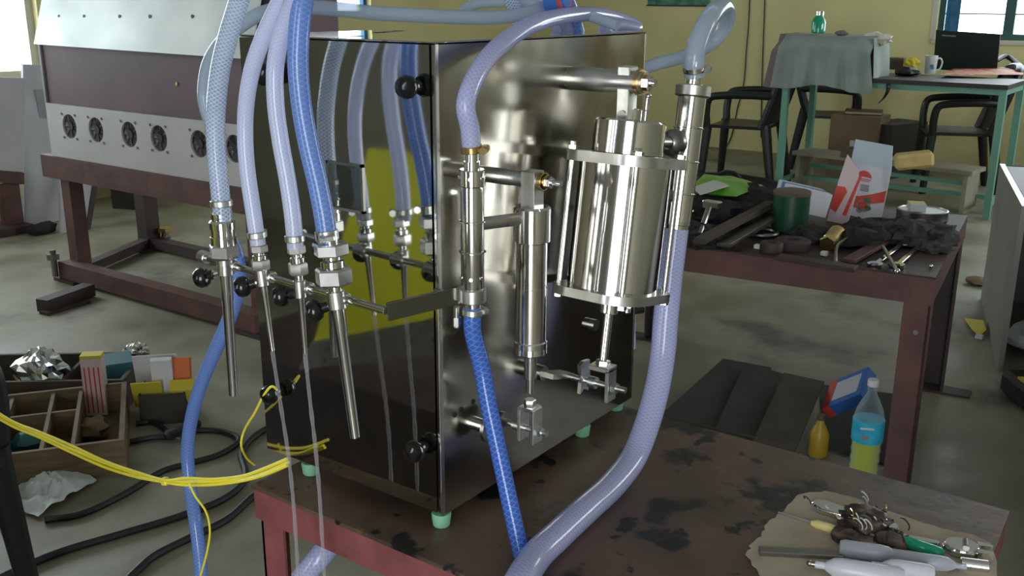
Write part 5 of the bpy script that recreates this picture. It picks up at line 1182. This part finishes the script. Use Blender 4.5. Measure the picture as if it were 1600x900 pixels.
# foam piece, cartons, notebook
c = Z(1426, 264, FLOOR+.306); tag(MB().box(c+V((0, 0, .062)), (.16, .25, .105), rotz(.35) @ Matrix.Rotation(-.16, 3, 'X'), .02).build('foam_block', 'sponge', ang=20), 'yellow foam block lying on the plank bench', 'foam')
c = Z(1398, 250, FLOOR+.306); tag(MB().box(c+V((0, 0, .008)), (.12, .16, .014), rotz(.2), .002).build('foam_sheet', 'sponge', ang=0), 'flat piece of yellow foam beside the foam block on the bench', 'foam')
k1 = carton('large brown carton with a notebook on top behind the plank bench', F(1290, 271), F(1366, 279), .28, .50, 'carton')
k2 = carton('dark carton right of the large brown one behind the bench', F(1386, 281), F(1440, 272), .28, .44, 'carton_dark')
tag(MB().bb(V(k1.location)+V((-.02, -.02, .25)), V(k1.location)+V((-.002, .02, .30))).build('white_tag', 'paper_white', ang=0), 'small white tag on the front of the large brown carton', 'tag')
c = V(k1.location)+V((.15, -.02, .509)); nbk = empty('notebook', c, 'brown notebook lying on the large brown carton', 'notebook')
MB().box(c+V((0, 0, .014)), (.20, .29, .022), rotz(.25)).build('pages', 'pages', nbk, ang=0); MB().box(c+V((0, 0, .028)), (.21, .30, .006), rotz(.25), .001).build('cover', 'leather', nbk, ang=0); MB().box(c+V((0, 0, .003)), (.21, .30, .005), rotz(.25), .001).build('cover', 'leather', nbk, ang=0)
c = Z(1326, 246, FLOOR+.306); tag(MB().box(c+V((0, 0, .04)), (.06, .11, .08), None, .003).build('brown_pot', 'can_lid', ang=0), 'small brown box standing on the plank bench before the carton', 'box')
# black low trolley on the floor behind the steel table
q = F(1150, 304); o = empty('black_bag', q, 'flat black bag on the floor below the side facing armchair', 'bag')
MB().mesh(*lump(q+V((0, 0, .07)), (.16, .42, .09), 5, 22, .15, 2, FLOOR+.001)).build('bag_body', 'black', o); MB().tube([q+V((-.12, .1, .13)), q+V((-.16, .05, .19)), q+V((-.16, -.05, .19)), q+V((-.12, -.1, .13))], .012, 8, 5).build('handle', 'black', o)
# wall: cables and a poster edge
def wallc(pts, r, l, m='dark_frame'): P = [X(x, y, XB-.01) for x, y in pts]; tag(MB().tube(P, r, 6, 6).build('wall_cable', m, origin=P[0]), l, 'cable')
wallc([(1172, -40), (1170, 30), (1166, 80), (1162, 130), (1152, 170), (1145, 205), (1135, 228), (1115, 236), (1092, 236)], .006, 'thin cable running down the wall left of the armchair back')
wallc([(1196, -40), (1194, 30), (1192, 80), (1190, 150), (1189, 215)], .006, 'straight cable on the wall just right of the curved one')
p0, p1 = X(1012, 7.5, XB-.002), X(1110, 8, XB-.002)
o = empty('wall_poster', (XB-.004, (p0.y+p1.y)/2, p0.z), 'blue and green poster on the back wall, only its lower edge in view', 'poster')
MB().bb((XB-.008, p1.y, p0.z), (XB-.002, p0.y, p0.z+.55)).build('poster_sheet', 'poster', o, ang=0)
for a, b in (((p1.y-.012, p0.z-.012), (p0.y+.012, p0.z)), ((p1.y-.012, p0.z+.55), (p0.y+.012, p0.z+.562))): MB().bb((XB-.012, a[0], a[1]), (XB-.001, b[0], b[1])).build('frame_strip', 'black', o, ang=0)
# out-of-view board, with added bent sheet and dark chest to shape the mirror reflection
def seen(label, name, pts, v, m, th=-.012, cat='board'):
    P = [V((-p.x, p.y, p.z)) for p in (X(x, y, v) for x, y in pts)]
    return tag(MB().prism(P, (th, 0, 0)).build(name, m, ang=0), label, cat)
seen('yellow board that shows in the mirror polished front of the machine', 'yellow_board', ((575, 232), (740, 250), (740, 484), (492, 532)), .85, 'yellow_board')
seen('bent shiny sheet added to give pale streaks under the yellow board in the mirror front', 'streak_sheet', ((488, 534), (740, 484), (740, 545), (470, 578)), .84, 'steel_brushed', cat='sheet')
P = [V((-p.x, p.y, p.z)) for p in (X(x, y, .83) for x, y in ((440, 570), (760, 545)))]
tag(MB().bb((P[0].x-.40, P[1].y-.05, FLOOR), (P[0].x, P[0].y+.35, P[0].z)).build('dark_dummy', 'dark_frame', ang=0), 'dark chest added out of view to darken the lower mirror front of the machine', 'dummy')
tag(MB().bb((.70, -1.7, FLOOR), (3.2, -.80, -.10)).build('dark_prop', 'dark_frame', ang=0), 'dark workbench added out of view to darken the lower half of the side panel reflection', 'prop')  # added block, unseen itself, that darkens the side panel's reflection
